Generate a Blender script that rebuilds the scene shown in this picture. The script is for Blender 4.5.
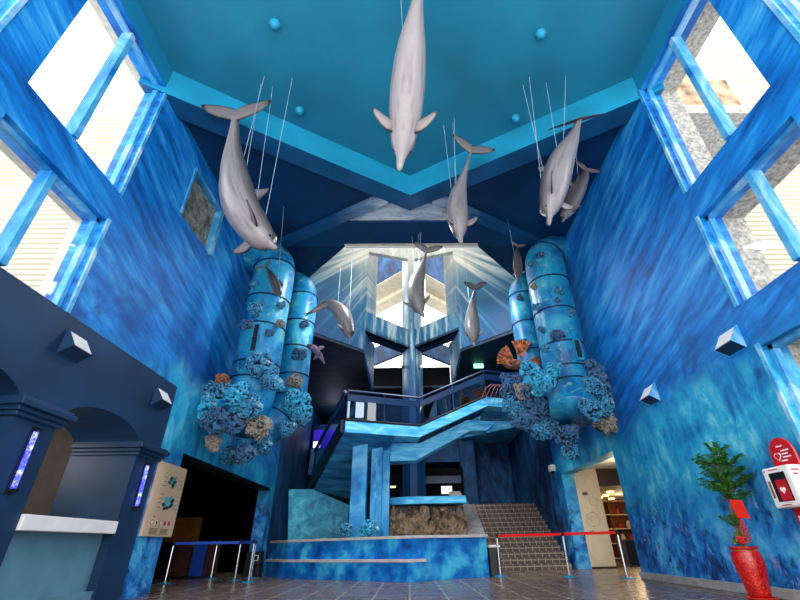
import bpy, math, random
import numpy as np
from mathutils import Vector, Matrix, noise
random.seed(7)
SC = bpy.context.scene
COL = SC.collection
for o in list(bpy.data.objects): bpy.data.objects.remove(o)

# ------------------------------------------------------------------ camera
pit, yaw, rol = 0.5245926, 0.0291376, -0.0229885
cp, sp, cy, sy, cr, sr = math.cos(pit), math.sin(pit), math.cos(yaw), math.sin(yaw), math.cos(rol), math.sin(rol)
fw = Vector((sy*cp, cy*cp, sp)); rt = Vector((cy, -sy, 0)); up = rt.cross(fw)
r2 = cr*rt + sr*up; u2 = -sr*rt + cr*up
cd = bpy.data.cameras.new('camera'); cam = bpy.data.objects.new('camera', cd); COL.objects.link(cam)
cam.matrix_world = Matrix(((r2.x, u2.x, -fw.x, 0), (r2.y, u2.y, -fw.y, 0), (r2.z, u2.z, -fw.z, .75), (0, 0, 0, 1)))
cd.sensor_width = 36; cd.lens = 422.3*36/800; cd.shift_x = -18/800; cd.clip_start = .05; cd.clip_end = 200
SC.camera = cam

# ------------------------------------------------------------------ world, lights, exposure
W = bpy.data.worlds.new('sky'); SC.world = W; W.use_nodes = True
bg = W.node_tree.nodes['Background']; bg.inputs[0].default_value = (1, .985, .96, 1); bg.inputs[1].default_value = 3.0
SC.view_settings.view_transform = 'Standard'; SC.view_settings.look = 'None'
SC.view_settings.exposure = 0.6; SC.view_settings.gamma = 1; SC.view_settings.use_curve_mapping = False

def area(name, loc, target, size, power, col=(1, 1, 1), sy_=None):
    l = bpy.data.lights.new(name, 'AREA'); l.energy = power; l.color = col; l.size = size
    if sy_: l.shape = 'RECTANGLE'; l.size_y = sy_
    o = bpy.data.objects.new(name, l); COL.objects.link(o); o.location = loc
    o.rotation_euler = (Vector(target)-Vector(loc)).to_track_quat('-Z', 'Y').to_euler(); return o
def point(name, loc, power, col=(1, 1, 1), r=.1):
    l = bpy.data.lights.new(name, 'POINT'); l.energy = power; l.color = col; l.shadow_soft_size = r
    o = bpy.data.objects.new(name, l); COL.objects.link(o); o.location = loc; return o
area('skylight', (0.2, 13.2, 15.2), (0.2, 14.6, 9), 3.6, 50, (1, .95, .86), 2.4)
point('shop_lamp', (8.6, 18.4, 1.9), 30, (1, .72, .42), .25)
point('passage_fill', (6.3, 13.2, 2.3), 22, (1, .88, .74), .2)  # fill light added to brighten the passage, no fixture behind it
area('stair_fill', (1.6, 12.6, 8.6), (1.5, 13.6, 2.0), 1.2, 120, (.85, .95, 1))  # added to lift the dark stair area, not a real fitting
area('pool_fill', (-0.8, 10.6, 8.8), (-0.4, 13.2, 2.2), .8, 200, (.85, .95, 1))  # fill added above the pool and columns, no such spotlight hangs there
point('booth_fill', (-7.2, 6.9, 2.4), 60, (1, .9, .78), .2)  # point light added so the booth interior shows, no fixture
point('upper_floor_fill', (-4.0, 22.5, 6.3), 20, (.7, .75, 1), .3)  # unseen fill added at the rear left of the upper floor

# ------------------------------------------------------------------ helpers
def lin(c):
    def f(v):
        v /= 255.0
        return v/12.92 if v <= .04045 else ((v+.055)/1.055)**2.4
    return (f(c[0]), f(c[1]), f(c[2]), 1)

class NT:
    def __init__(s, name, rough=.6, spec=.3):
        s.m = bpy.data.materials.new(name); s.m.use_nodes = True
        s.t = s.m.node_tree; s.b = s.t.nodes['Principled BSDF']
        s.b.inputs['Roughness'].default_value = rough; s.b.inputs['Specular IOR Level'].default_value = spec
    def n(s, typ, ins=None, **kw):
        nd = s.t.nodes.new(typ)
        for k, v in kw.items(): setattr(nd, k, v)
        for k, v in (ins or {}).items(): s.put(nd.inputs[k], v)
        return nd
    def put(s, sock, v):
        if isinstance(v, bpy.types.NodeSocket): s.t.links.new(v, sock)
        else: sock.default_value = v
    def pos(s):
        return s.n('ShaderNodeTexCoord').outputs['Object']
    def xyz(s, v):
        nd = s.n('ShaderNodeSeparateXYZ', {0: v}); return nd.outputs[0], nd.outputs[1], nd.outputs[2]
    def comb(s, x, y, z): return s.n('ShaderNodeCombineXYZ', {0: x, 1: y, 2: z}).outputs[0]
    def math(s, op, a, b=0.0, c=0.0): return s.n('ShaderNodeMath', {0: a, 1: b, 2: c}, operation=op).outputs[0]
    def noise(s, vec, scale=1, detail=3, rough=.55, dist=0.0):
        return s.n('ShaderNodeTexNoise', {'Vector': vec, 'Scale': scale, 'Detail': detail, 'Roughness': rough, 'Distortion': dist}).outputs['Fac']
    def ramp(s, fac, stops, interp='LINEAR'):
        nd = s.n('ShaderNodeValToRGB', {0: fac}); cr_ = nd.color_ramp; cr_.interpolation = interp
        while len(cr_.elements) < len(stops): cr_.elements.new(.5)
        for e, (p, c) in zip(cr_.elements, stops):
            e.position = p; e.color = lin(c) if not isinstance(c, (int, float)) else (c, c, c, 1)
        return nd.outputs[0]
    def mix(s, f, a, b, mode='MIX'):
        nd = s.n('ShaderNodeMix', data_type='RGBA', blend_type=mode)
        s.put(nd.inputs[0], f); s.put(nd.inputs[6], a if isinstance(a, bpy.types.NodeSocket) else lin(a)); s.put(nd.inputs[7], b if isinstance(b, bpy.types.NodeSocket) else lin(b))
        return nd.outputs[2]
    def smooth(s, v, a, b):
        return s.n('ShaderNodeMapRange', {0: v, 1: a, 2: b, 3: 0.0, 4: 1.0}, interpolation_type='SMOOTHSTEP').outputs[0]
    def bump(s, h, strength=.3, d=.02):
        nd = s.n('ShaderNodeBump', {'Height': h, 'Strength': strength, 'Distance': d}); s.put(s.b.inputs['Normal'], nd.outputs[0])
    def col(s, c): s.put(s.b.inputs['Base Color'], c if isinstance(c, bpy.types.NodeSocket) else lin(c)); return s.m

def plain(name, c, rough=.6, spec=.3, metal=0.0, var=.06, scale=3.0):
    t = NT(name, rough, spec); t.b.inputs['Metallic'].default_value = metal
    n = t.noise(t.pos(), scale, 4)
    d = tuple(max(0, int(v*(1-var*2.2))) for v in c); h = tuple(min(255, int(v*(1+var))) for v in c)
    return t.col(t.ramp(n, [(.3, d), (.7, h)]))
def emit(name, c, s):
    t = NT(name); t.b.inputs['Emission Color'].default_value = lin(c); t.b.inputs['Emission Strength'].default_value = s; return t.col(c)

def mural_wall(name, side):
    t = NT(name, .55, .35); p = t.pos(); x, y, z = t.xyz(p)
    warp = t.noise(p, .35, 2)
    al = t.math('SUBTRACT', t.math('MULTIPLY', y, .95), t.math('MULTIPLY', z, .3))
    ac = t.math('ADD', t.math('ADD', t.math('MULTIPLY', z, .95), t.math('MULTIPLY', y, .30)), t.math('MULTIPLY', warp, .5))
    n1 = t.noise(t.comb(t.math('MULTIPLY', al, .8), t.math('MULTIPLY', ac, 5.0), 3.0 if side == 'L' else 8.0), 1.0, 5, .62, .12)
    n2 = t.noise(t.comb(t.math('MULTIPLY', al, .2), t.math('MULTIPLY', ac, .8), 1.0), 1.0, 3, .5)
    fac = t.math('ADD', t.math('MULTIPLY', n1, .65), t.math('MULTIPLY', n2, .35))
    upper = t.ramp(fac, [(.33, (0, 62, 130)), (.43, (2, 96, 176)), (.51, (6, 124, 208)), (.61, (54, 158, 222)), (.71, (116, 190, 226))])
    # lagoon band under the streaks
    c1 = t.noise(p, .9, 5, .6, .6); c2 = t.noise(t.comb(x, t.math('MULTIPLY', y, 1.6), t.math('MULTIPLY', z, .7)), 2.6, 5, .65, .8)
    lag = t.ramp(t.math('ADD', t.math('MULTIPLY', c1, .6), t.math('MULTIPLY', c2, .4)), [(.36, (6, 82, 146)), (.45, (14, 128, 186)), (.54, (44, 166, 206)), (.64, (120, 202, 216))])
    # coral reef painted along the bottom
    rv = t.comb(x, t.math('MULTIPLY', y, 1.3), t.math('ADD', z, t.math('MULTIPLY', y, .35)))
    v1 = t.noise(rv, 1.5, 6, .66, .3)
    reef = t.ramp(v1, [(.36, (8, 44, 92)), (.46, (16, 98, 176)), (.55, (44, 146, 214)), (.66, (88, 180, 222))])
    v2 = t.noise(t.comb(x, t.math('ADD', t.math('MULTIPLY', y, 2.4), t.math('MULTIPLY', z, .6)), t.math('SUBTRACT', t.math('MULTIPLY', z, 1.6), t.math('MULTIPLY', y, .6))), 2.4, 5, .7, .5)
    reef = t.mix(t.math('MULTIPLY', t.smooth(v2, .56, .7), .75), reef, (140, 190, 232))
    reef = t.mix(t.math('MULTIPLY', t.smooth(v2, .47, .34), .85), reef, (8, 26, 52))
    v3 = t.noise(rv, 3.3, 4, .6)
    reef = t.mix(t.math('MULTIPLY', t.smooth(v3, .62, .72), .6), reef, (168, 124, 172))
    e1 = t.math('ADD', z, t.math('MULTIPLY', t.math('SUBTRACT', warp, .5), 2.2))
    e1 = t.math('ADD', e1, t.math('MULTIPLY', t.math('SUBTRACT', c2, .5), .9))
    e1 = t.math('ADD', e1, -.25 if side == 'L' else .45)
    k1 = t.smooth(e1, 3.2, 3.9)
    deep = t.math('MULTIPLY', t.math('SUBTRACT', 1.0, t.smooth(e1, 4.0, 5.6)), t.smooth(c1, .38, .6))
    upper = t.mix(t.math('MULTIPLY', deep, .85), upper, (2, 72, 142))
    lagreef = t.mix(t.smooth(e1, 1.5, 2.5), reef, lag)
    c = t.mix(k1, lagreef, upper)
    c = t.mix(t.smooth(z, 9.25, 9.36), c, (18, 122, 160))
    t.bump(t.noise(p, 14, 3), .12, .01)
    return t.col(c)

def rays(name):
    t = NT(name, .55, .25); p = t.pos(); x, y, z = t.xyz(p)
    dx = t.math('SUBTRACT', x, .18); dz = t.math('SUBTRACT', z, 14.6)
    ang = t.math('ARCTAN2', dx, dz); rad = t.math('SQRT', t.math('ADD', t.math('MULTIPLY', dx, dx), t.math('MULTIPLY', dz, dz)))
    n = t.noise(t.comb(t.math('MULTIPLY', ang, 24), t.math('MULTIPLY', rad, .12), 0.0), 1.0, 3, .55, .12)
    far = t.smooth(rad, 2.6, 8.2)
    base = t.ramp(far, [(0, (176, 184, 182)), (.35, (84, 126, 150)), (.62, (34, 92, 128)), (1, (14, 58, 96))])
    lite = t.ramp(far, [(0, (236, 228, 210)), (.35, (200, 206, 202)), (.75, (104, 146, 168)), (1, (24, 82, 122))])
    c = t.mix(t.smooth(n, .46, .66), base, lite)
    wl = t.noise(t.comb(t.math('MULTIPLY', dx, 5), t.math('MULTIPLY', z, .5), y), 1.2, 3)
    near = t.math('SUBTRACT', 1.0, t.smooth(t.math('ABSOLUTE', dx), 1.2, 2.4))
    vert = t.ramp(wl, [(.4, (18, 78, 118)), (.52, (52, 116, 148)), (.64, (176, 192, 192))])
    c = t.mix(t.math('MULTIPLY', near, .8), c, vert)
    c = t.mix(t.smooth(z, 5.6, 7.6), (12, 60, 104), c)
    c = t.mix(t.math('MULTIPLY', t.smooth(z, 10.5, 13), .5), c, (228, 218, 200))
    return t.col(c)

def waves(name, dark, mid, light, sc=1.0, st=(1, 3.2, 1), rough=.6, dist=.8):
    t = NT(name, rough, .3); p = t.pos(); x, y, z = t.xyz(p)
    v = t.comb(t.math('MULTIPLY', x, st[0]), t.math('MULTIPLY', y, st[1]), t.math('MULTIPLY', z, st[2]))
    n = t.noise(v, sc, 5, .62, dist)
    return t.col(t.ramp(n, [(.34, dark), (.5, mid), (.66, light)]))

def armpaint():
    t = NT('brushed_skylit_beam_paint', .4, .4); p = t.pos(); x, y, z = t.xyz(p)
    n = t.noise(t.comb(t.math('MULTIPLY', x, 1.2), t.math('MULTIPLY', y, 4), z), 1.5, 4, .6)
    d = t.math('ADD', t.math('ABSOLUTE', t.math('SUBTRACT', x, .1)), t.math('MULTIPLY', n, 1.2))  # skylight bounce put into the brushed colour: pale near apex, blue outwards
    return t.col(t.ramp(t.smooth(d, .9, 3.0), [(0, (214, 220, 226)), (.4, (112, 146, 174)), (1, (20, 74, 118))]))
M = {}
M['wallL'] = mural_wall('left_mural_paint', 'L'); M['wallR'] = mural_wall('right_mural_paint', 'R')
M['rays'] = rays('sun_ray_mural_paint')
M['ceil'] = plain('turquoise_ceiling_paint', (32, 124, 154), .45, .35, var=.05, scale=.6)
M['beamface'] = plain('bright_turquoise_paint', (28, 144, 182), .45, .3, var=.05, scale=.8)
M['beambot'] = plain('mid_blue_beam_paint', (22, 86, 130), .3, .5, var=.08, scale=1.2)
M['darkceil'] = plain('navy_ceiling_paint', (8, 54, 96), .45, .4, var=.15, scale=.5)
M['ceil_skylit'] = waves('skylit_pale_ceiling_paint', (150, 170, 194), (214, 220, 226), (244, 244, 244), 1.4, (1, 3, 1), .35)  # skylight on the ceiling triangle, painted in as pale streaks
M['navy'] = plain('navy_arcade_paint', (20, 52, 86), .5, .35, var=.1, scale=1.0)
M['navy2'] = plain('dark_navy_paint', (10, 44, 80), .5, .35, var=.15, scale=1.0)
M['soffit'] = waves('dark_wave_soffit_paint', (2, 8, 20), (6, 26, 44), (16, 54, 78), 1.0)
M['deepblue'] = waves('deep_blue_wall_paint', (4, 24, 54), (10, 58, 104), (28, 98, 146), 1.3, (1.4, 1.4, .7))
M['deepblue2'] = waves('slate_blue_wall_paint', (8, 40, 78), (16, 64, 108), (32, 92, 140), .7, (1.4, 1.4, .7))
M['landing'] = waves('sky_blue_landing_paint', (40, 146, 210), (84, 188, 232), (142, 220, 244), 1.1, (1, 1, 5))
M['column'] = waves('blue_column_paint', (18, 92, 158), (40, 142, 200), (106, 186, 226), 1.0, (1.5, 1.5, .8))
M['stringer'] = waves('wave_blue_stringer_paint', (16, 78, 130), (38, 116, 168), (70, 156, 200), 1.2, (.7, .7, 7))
M['pool'] = waves('pool_blue_paint', (0, 66, 150), (8, 122, 204), (74, 194, 234), 1.5, (1.2, 1.2, 1.2), .6, .15)
M['panel'] = waves('pale_turquoise_mottled_paint', (34, 110, 146), (54, 146, 178), (90, 186, 206), 2.2, (1.2, 1.2, 1.2))
M['winframe'] = waves('window_frame_blue_paint', (10, 110, 180), (70, 160, 210), (180, 210, 232), 1.3, (1, .6, .6))
M['stonecap'] = plain('pale_stone_cap', (206, 200, 196), .5, .3, var=.05, scale=6)
M['greycap'] = plain('grey_stone_cap', (164, 158, 156), .5, .3, var=.07, scale=6)
M['stuccoL'] = plain('pale_beige_stucco', (212, 204, 186), .9, .1, var=.06, scale=9)
M['stucco'] = plain('grey_stucco', (172, 168, 158), .9, .1, var=.14, scale=14)
M['black'] = plain('black_plastic', (14, 15, 18), .4, .4)
M['blackroom'] = plain('dark_room_paint', (10, 9, 11), .8, .1)
M['chrome'] = plain('polished_steel', (214, 214, 216), .18, .5, 1.0, .03)
M['teal'] = plain('grey_teal_panel', (92, 134, 152), .5, .3, var=.04, scale=2)
M['white'] = plain('white_plastic', (236, 232, 228), .4, .4, var=.02)
M['redbelt'] = plain('red_webbing', (226, 16, 20), .6, .2); M['bluebelt'] = plain('blue_webbing', (40, 92, 216), .6, .2)
M['cyanrim'] = plain('cyan_base_paint', (30, 130, 170), .35, .5)
M['beige'] = plain('beige_wall_paint', (206, 190, 162), .6, .2, var=.03)
M['cream'] = plain('cream_wall_paint', (228, 216, 190), .7, .2, var=.04)
M['brownroom'] = plain('ochre_board', (116, 72, 22), .6, .2, var=.1)
M['brown'] = plain('brown_board', (66, 40, 34), .6, .2); M['bluepanel'] = plain('blue_board', (24, 70, 170), .6, .2)
M['purple'] = emit('purple_screen', (44, 24, 150), .8); M['whitelit'] = emit('white_lit_panel', (236, 232, 240), 1.0)
M['green'] = emit('green_exit_light', (140, 240, 200), 1.6)
M['warm'] = emit('warm_downlight', (255, 190, 110), 9); M['bluelamp'] = None
M['rail'] = plain('dark_blue_rail_paint', (16, 44, 84), .35, .5, var=.08)
M['wood'] = plain('warm_wood', (122, 78, 42), .5, .3, var=.15)
M['red'] = plain('red_paint', (196, 16, 30), .35, .5, var=.05)
M['rock'] = None

def glassmat(name, tint, refl):
    m = bpy.data.materials.new(name); m.use_nodes = True; t = m.node_tree; t.nodes.clear()
    o = t.nodes.new('ShaderNodeOutputMaterial'); mx = t.nodes.new('ShaderNodeMixShader'); a = t.nodes.new('ShaderNodeBsdfTransparent'); g = t.nodes.new('ShaderNodeBsdfGlossy')
    a.inputs[0].default_value = tint; g.inputs[1].default_value = .02; mx.inputs[0].default_value = refl
    t.links.new(a.outputs[0], mx.inputs[1]); t.links.new(g.outputs[0], mx.inputs[2]); t.links.new(mx.outputs[0], o.inputs[0]); return m
M['glass'] = glassmat('window_glass', (.96, .98, 1, 1), .015)
M['tinted'] = glassmat('tinted_glass', (.62, .7, .78, 1), .1)

def lampmat():
    t = NT('mottled_blue_lamp_tube'); n = t.noise(t.pos(), 22, 4, .7)
    c = t.ramp(n, [(.4, (20, 20, 220)), (.52, (90, 100, 250)), (.66, (220, 225, 255))])
    t.put(t.b.inputs['Emission Color'], c); t.b.inputs['Emission Strength'].default_value = 1.5; return t.col((60, 60, 230))
M['bluelamp'] = lampmat()

def floormat():
    t = NT('brown_grey_floor_tiles', .2, .5); p = t.pos(); x, y, z = t.xyz(p)
    br = t.n('ShaderNodeTexBrick', {'Vector': t.comb(x, y, 0.0), 'Scale': 1.0, 'Mortar Size': .014, 'Mortar Smooth': .1, 'Brick Width': .6, 'Row Height': .6,
        'Color1': lin((100, 80, 70)), 'Color2': lin((114, 92, 80)), 'Mortar': lin((176, 158, 146))}, offset=0.0, squash=1.0)
    n = t.noise(p, 1.6, 5, .7)
    c = t.mix(t.math('MULTIPLY', t.smooth(n, .4, .7), .16), br.outputs[0], (60, 52, 52))
    t.put(t.b.inputs['Roughness'], t.math('ADD', .24, t.math('MULTIPLY', n, .06)))
    return t.col(c)
M['floor'] = floormat()
def steptile():
    t = NT('brown_step_tiles', .5, .3); p = t.pos(); x, y, z = t.xyz(p)
    br = t.n('ShaderNodeTexBrick', {'Vector': t.comb(x, t.math('ADD', y, z), 0.0), 'Scale': 1.0, 'Mortar Size': .014, 'Brick Width': .22, 'Row Height': .43,
        'Color1': lin((84, 70, 62)), 'Color2': lin((100, 84, 74)), 'Mortar': lin((160, 144, 130))}, offset=0.0)
    return t.col(br.outputs[0])
M['step'] = steptile()
def rockmat():
    t = NT('brown_rock', .9, .1); p = t.pos(); n = t.noise(p, 3.2, 6, .7, .6)
    t.bump(t.noise(p, 9, 5, .7), .6, .05)
    return t.col(t.ramp(n, [(.32, (52, 46, 42)), (.45, (116, 98, 80)), (.55, (160, 132, 102)), (.66, (104, 116, 122))]))
M['rock'] = rockmat()
def pipemat(name, sh):
    t = NT(name, .35, .5); p = t.pos(); x, y, z = t.xyz(p)
    n = t.noise(p, .9, 4, .6, .8); n2 = t.noise(p, 3.5, 5, .7, 1.2)
    c = t.ramp(n, [(.34, (4, 84, 140)), (.46, (14, 124, 176)), (.56, (30, 150, 186)), (.68, (96, 186, 196))])
    c = t.mix(t.smooth(n2, .55, .68), c, (120, 166, 146)); c = t.mix(t.math('MULTIPLY', t.smooth(n2, .3, .44), 1.0), (12, 72, 130), c)
    return t.col(c)
M['pipe'] = pipemat('teal_blue_pipe_paint', 0)
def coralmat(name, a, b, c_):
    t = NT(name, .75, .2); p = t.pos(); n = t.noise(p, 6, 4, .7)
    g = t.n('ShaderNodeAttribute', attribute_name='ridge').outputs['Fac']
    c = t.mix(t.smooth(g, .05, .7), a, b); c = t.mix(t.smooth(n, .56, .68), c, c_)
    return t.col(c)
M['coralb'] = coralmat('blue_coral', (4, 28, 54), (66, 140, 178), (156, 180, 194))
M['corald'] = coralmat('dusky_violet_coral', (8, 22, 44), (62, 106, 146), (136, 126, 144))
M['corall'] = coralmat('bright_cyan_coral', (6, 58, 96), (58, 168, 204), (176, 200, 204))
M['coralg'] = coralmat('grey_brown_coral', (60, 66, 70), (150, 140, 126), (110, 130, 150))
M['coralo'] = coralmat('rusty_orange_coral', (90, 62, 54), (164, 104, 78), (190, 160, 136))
M['pink'] = plain('dusty_pink_coral', (150, 96, 104), .7, .2, var=.2, scale=12)

def dolphinmat(name, belly, back, rim):
    t = NT(name, .32, .5); p = t.pos()
    bk = t.n('ShaderNodeAttribute', attribute_name='back').outputs['Fac']; rm = t.n('ShaderNodeAttribute', attribute_name='rim').outputs['Fac']
    lt = t.n('ShaderNodeAttribute', attribute_name='along').outputs['Fac']; n = t.noise(t.comb(t.math('MULTIPLY', bk, 5.0), t.math('MULTIPLY', lt, 1.6), 0.0), 2.0, 4, .6, .2)
    bb = t.math('ADD', bk, t.math('MULTIPLY', t.math('SUBTRACT', n, .5), .5))
    c = t.mix(t.smooth(bb, .3, .8), belly, back)
    c = t.mix(t.math('MULTIPLY', t.smooth(n, .46, .66), .7), c, tuple(int(v*.72) for v in belly))
    c = t.mix(t.smooth(rm, .35, .85), c, rim)
    return t.col(c)
M['dol'] = dolphinmat('silver_beige_dolphin_skin', (132, 126, 128), (72, 63, 60), (48, 30, 24))
M['dold'] = dolphinmat('dark_backed_dolphin_skin', (124, 120, 116), (34, 36, 42), (18, 16, 18))
M['wire'] = plain('pale_steel_wire', (150, 178, 196), .4, .4)

def tag(o, label=None, cat=None, group=None, kind=None):
    if label: o['label'] = label
    if cat: o['category'] = cat
    if group: o['group'] = group
    if kind: o['kind'] = kind
    return o
def empty(name, loc, label, cat, group=None):
    o = bpy.data.objects.new(name, None); COL.objects.link(o); o.location = loc; o.empty_display_size = .2
    return tag(o, label, cat, group)

class MB:
    def __init__(s): s.v = []; s.f = []; s.sm = False; s.attr = {}
    def quad(s, a, b, c, d): n = len(s.v); s.v += [tuple(a), tuple(b), tuple(c), tuple(d)]; s.f.append((n, n+1, n+2, n+3)); return s
    def poly(s, ps): n = len(s.v); s.v += [tuple(p) for p in ps]; s.f.append(tuple(range(n, n+len(ps)))); return s
    def box(s, x0, x1, y0, y1, z0, z1):
        n = len(s.v)
        s.v += [(x0, y0, z0), (x1, y0, z0), (x1, y1, z0), (x0, y1, z0), (x0, y0, z1), (x1, y0, z1), (x1, y1, z1), (x0, y1, z1)]
        for q in ((0, 3, 2, 1), (4, 5, 6, 7), (0, 1, 5, 4), (1, 2, 6, 5), (2, 3, 7, 6), (3, 0, 4, 7)): s.f.append(tuple(n+i for i in q))
        return s
    def prism(s, ps, d):
        """ps polygon in 3D, extruded by vector d"""
        n = len(s.v); k = len(ps); d = Vector(d)
        s.v += [tuple(p) for p in ps] + [tuple(Vector(p)+d) for p in ps]
        s.f.append(tuple(range(n+k-1, n-1, -1))); s.f.append(tuple(range(n+k, n+2*k)))
        for i in range(k): j = (i+1) % k; s.f.append((n+i, n+j, n+k+j, n+k+i))
        return s
    def tube(s, pts, r, seg=10, caps=True):
        pts = [Vector(p) for p in pts]; n0 = len(s.v); k = len(pts)
        rs = r if isinstance(r, (list, tuple)) else [r]*k
        ref = None
        for i, p in enumerate(pts):
            T = (pts[min(i+1, k-1)]-pts[max(i-1, 0)]).normalized()
            if ref is None: ref = T.orthogonal().normalized()
            A = (ref - T*ref.dot(T)).normalized(); ref = A; B = T.cross(A)
            for j in range(seg):
                a = 2*math.pi*j/seg; s.v.append(tuple(p+(A*math.cos(a)+B*math.sin(a))*rs[i]))
        for i in range(k-1):
            for j in range(seg):
                a = n0+i*seg+j; b = n0+i*seg+(j+1) % seg; s.f.append((a, b, b+seg, a+seg))
        if caps: s.f.append(tuple(n0+j for j in range(seg-1, -1, -1))); s.f.append(tuple(n0+(k-1)*seg+j for j in range(seg)))
        return s
    def lathe(s, prof, c=(0, 0, 0), seg=28):
        n0 = len(s.v)
        for r, z in prof:
            for j in range(seg): a = 2*math.pi*j/seg; s.v.append((c[0]+r*math.cos(a), c[1]+r*math.sin(a), c[2]+z))
        for i in range(len(prof)-1):
            for j in range(seg):
                a = n0+i*seg+j; b = n0+i*seg+(j+1) % seg; s.f.append((a, b, b+seg, a+seg))
        s.f.append(tuple(n0+j for j in range(seg-1, -1, -1))); s.f.append(tuple(n0+(len(prof)-1)*seg+j for j in range(seg)))
        return s
    def build(s, name, mat, parent=None, smooth=None, bevel=0, origin=None):
        me = bpy.data.meshes.new(name)
        vs = s.v
        if parent is not None:
            l = Vector(parent.get('_o', (0, 0, 0))); vs = [tuple(Vector(v)-l) for v in s.v]
        elif origin is not None:
            vs = [tuple(Vector(v)-Vector(origin)) for v in s.v]
        me.from_pydata(vs, [], s.f); me.update()
        o = bpy.data.objects.new(name, me); COL.objects.link(o); me.materials.append(mat)
        if parent is not None: o.parent = parent
        elif origin is not None: o.location = origin
        if smooth if smooth is not None else s.sm:
            for p in me.polygons: p.use_smooth = True
        for k, vals in s.attr.items():
            a = me.attributes.new(k, 'FLOAT', 'POINT')
            for i, v in enumerate(vals): a.data[i].value = v
        if bevel:
            b = o.modifiers.new('bevel', 'BEVEL'); b.width = bevel; b.segments = 2; b.limit_method = 'ANGLE'
        if origin is not None or parent is not None: o['_o'] = tuple(origin) if origin is not None else tuple(parent.get('_o', (0, 0, 0)))
        return o
def thing(name, loc, label, cat, group=None):
    e = empty(name, loc, label, cat, group); e['_o'] = tuple(loc); return e
def struct(o): o['kind'] = 'structure'; return o

# ------------------------------------------------------------------ setting
LX, RX = -5.1, 5.15
ZC = 9.85; ZB = 9.1
fl = MB().box(-13, 14, -1.5, 30, -.2, 0).build('floor', M['floor']); struct(fl)

# side walls with holes, as cells
def cells(mb, x0, x1, ys, zs, holes):
    for i in range(len(ys)-1):
        for j in range(len(zs)-1):
            ym, zm = (ys[i]+ys[i+1])/2, (zs[j]+zs[j+1])/2
            if any(a < ym < b and c < zm < d for a, b, c, d in holes): continue
            mb.box(x0, x1, ys[i], ys[i+1], zs[j], zs[j+1])
def wall(x0, x1, y0, y1, z0, z1, holes):
    ys = sorted({y0, y1, *[h[0] for h in holes], *[h[1] for h in holes]}); zs = sorted({z0, z1, *[h[2] for h in holes], *[h[3] for h in holes]})
    ys = [v for v in ys if y0 <= v <= y1]; zs = [v for v in zs if z0 <= v <= z1]
    mb = MB(); cells(mb, x0, x1, ys, zs, holes); return mb
WIN = [(3.56, 5.62, 6.26, 9.26), (3.56, 5.62, 3.86, 5.62), (0.86, 2.92, 6.26, 9.26), (0.86, 2.92, 3.86, 5.62)]
SMALL = (7.38, 8.86, 7.33, 8.72)
DL = (10.12, 16.95, 0, 2.62)
wl = wall(LX-.4, LX, -1.5, 17.6, 3.86, ZC+.3, WIN+[SMALL]).build('wall_left', M['wallL']); struct(wl)
wl2 = wall(LX-.4, LX, 9.12, 17.6, 0, 3.86, [DL]).build('wall_left_lower', M['wallL']); struct(wl2)
WR = WIN+[(3.56, 5.58, 1.3, 3.16), (.86, 2.92, 1.3, 3.16)]
DR = (11.06, 15.16, 0, 2.7)
wr = wall(RX, RX+.4, -1.5, 15.9, 0, ZC+.3, WR+[DR]).build('wall_right', M['wallR']); struct(wr)
wr2 = wall(RX, RX+.4, 15.9, 26.5, 0, ZC+.3, []).build('wall_right_stair', M['deepblue2']); struct(wr2)
wl3 = wall(LX-.4, LX-.05, 17.6, 26.5, 0, 7.4, []).build('wall_left_rear', M['deepblue2']); struct(wl3)

# arcade (navy, arched ticket counters)
def arch_poly(y0, y1, zsp, rise, n=14):
    out = []
    for i in range(n+1):
        a = math.pi*i/n; out.append(((y0+y1)/2-(y1-y0)/2*math.cos(a), zsp+rise*math.sin(a)))
    return out
def arcade():
    mb = MB(); xf, xb = LX+.012, -6.3
    openings = [(3.5, 5.57), (6.3, 8.38), (.7, 2.8)]
    edges = [(-1.5, .7), (2.8, 3.5), (5.57, 6.3), (8.38, 9.12)]
    for a, b in edges: mb.box(xb, xf, a, b, 0, 2.42)
    for y0, y1 in openings:
        ar = arch_poly(y0, y1, 2.42, .4)
        for (a, za), (b, zb) in zip(ar[:-1], ar[1:]):
            mb.prism([(xf, a, za), (xf, b, zb), (xf, b, 3.86), (xf, a, 3.86)], (xb-xf, 0, 0))
    for a, b in edges: mb.box(xb, xf, a, b, 2.42, 3.86)
    return mb.build('wall_left_arcade', M['navy'])
struct(arcade())
k = 0
for y0, y1 in ((2.8, 3.5), (5.57, 6.3), (8.38, 9.12)):
    k += 1
    t = MB()
    for d, z0, z1 in ((.05, 2.30, 2.36), (.09, 2.36, 2.42), (.15, 2.42, 2.50), (.11, 2.50, 2.54)):
        t.box(-6.25, LX+.012+d, y0-d, y1+d, z0, z1)
    o = t.build('trim_%d' % k, M['navy'], bevel=.012); struct(o)
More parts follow.
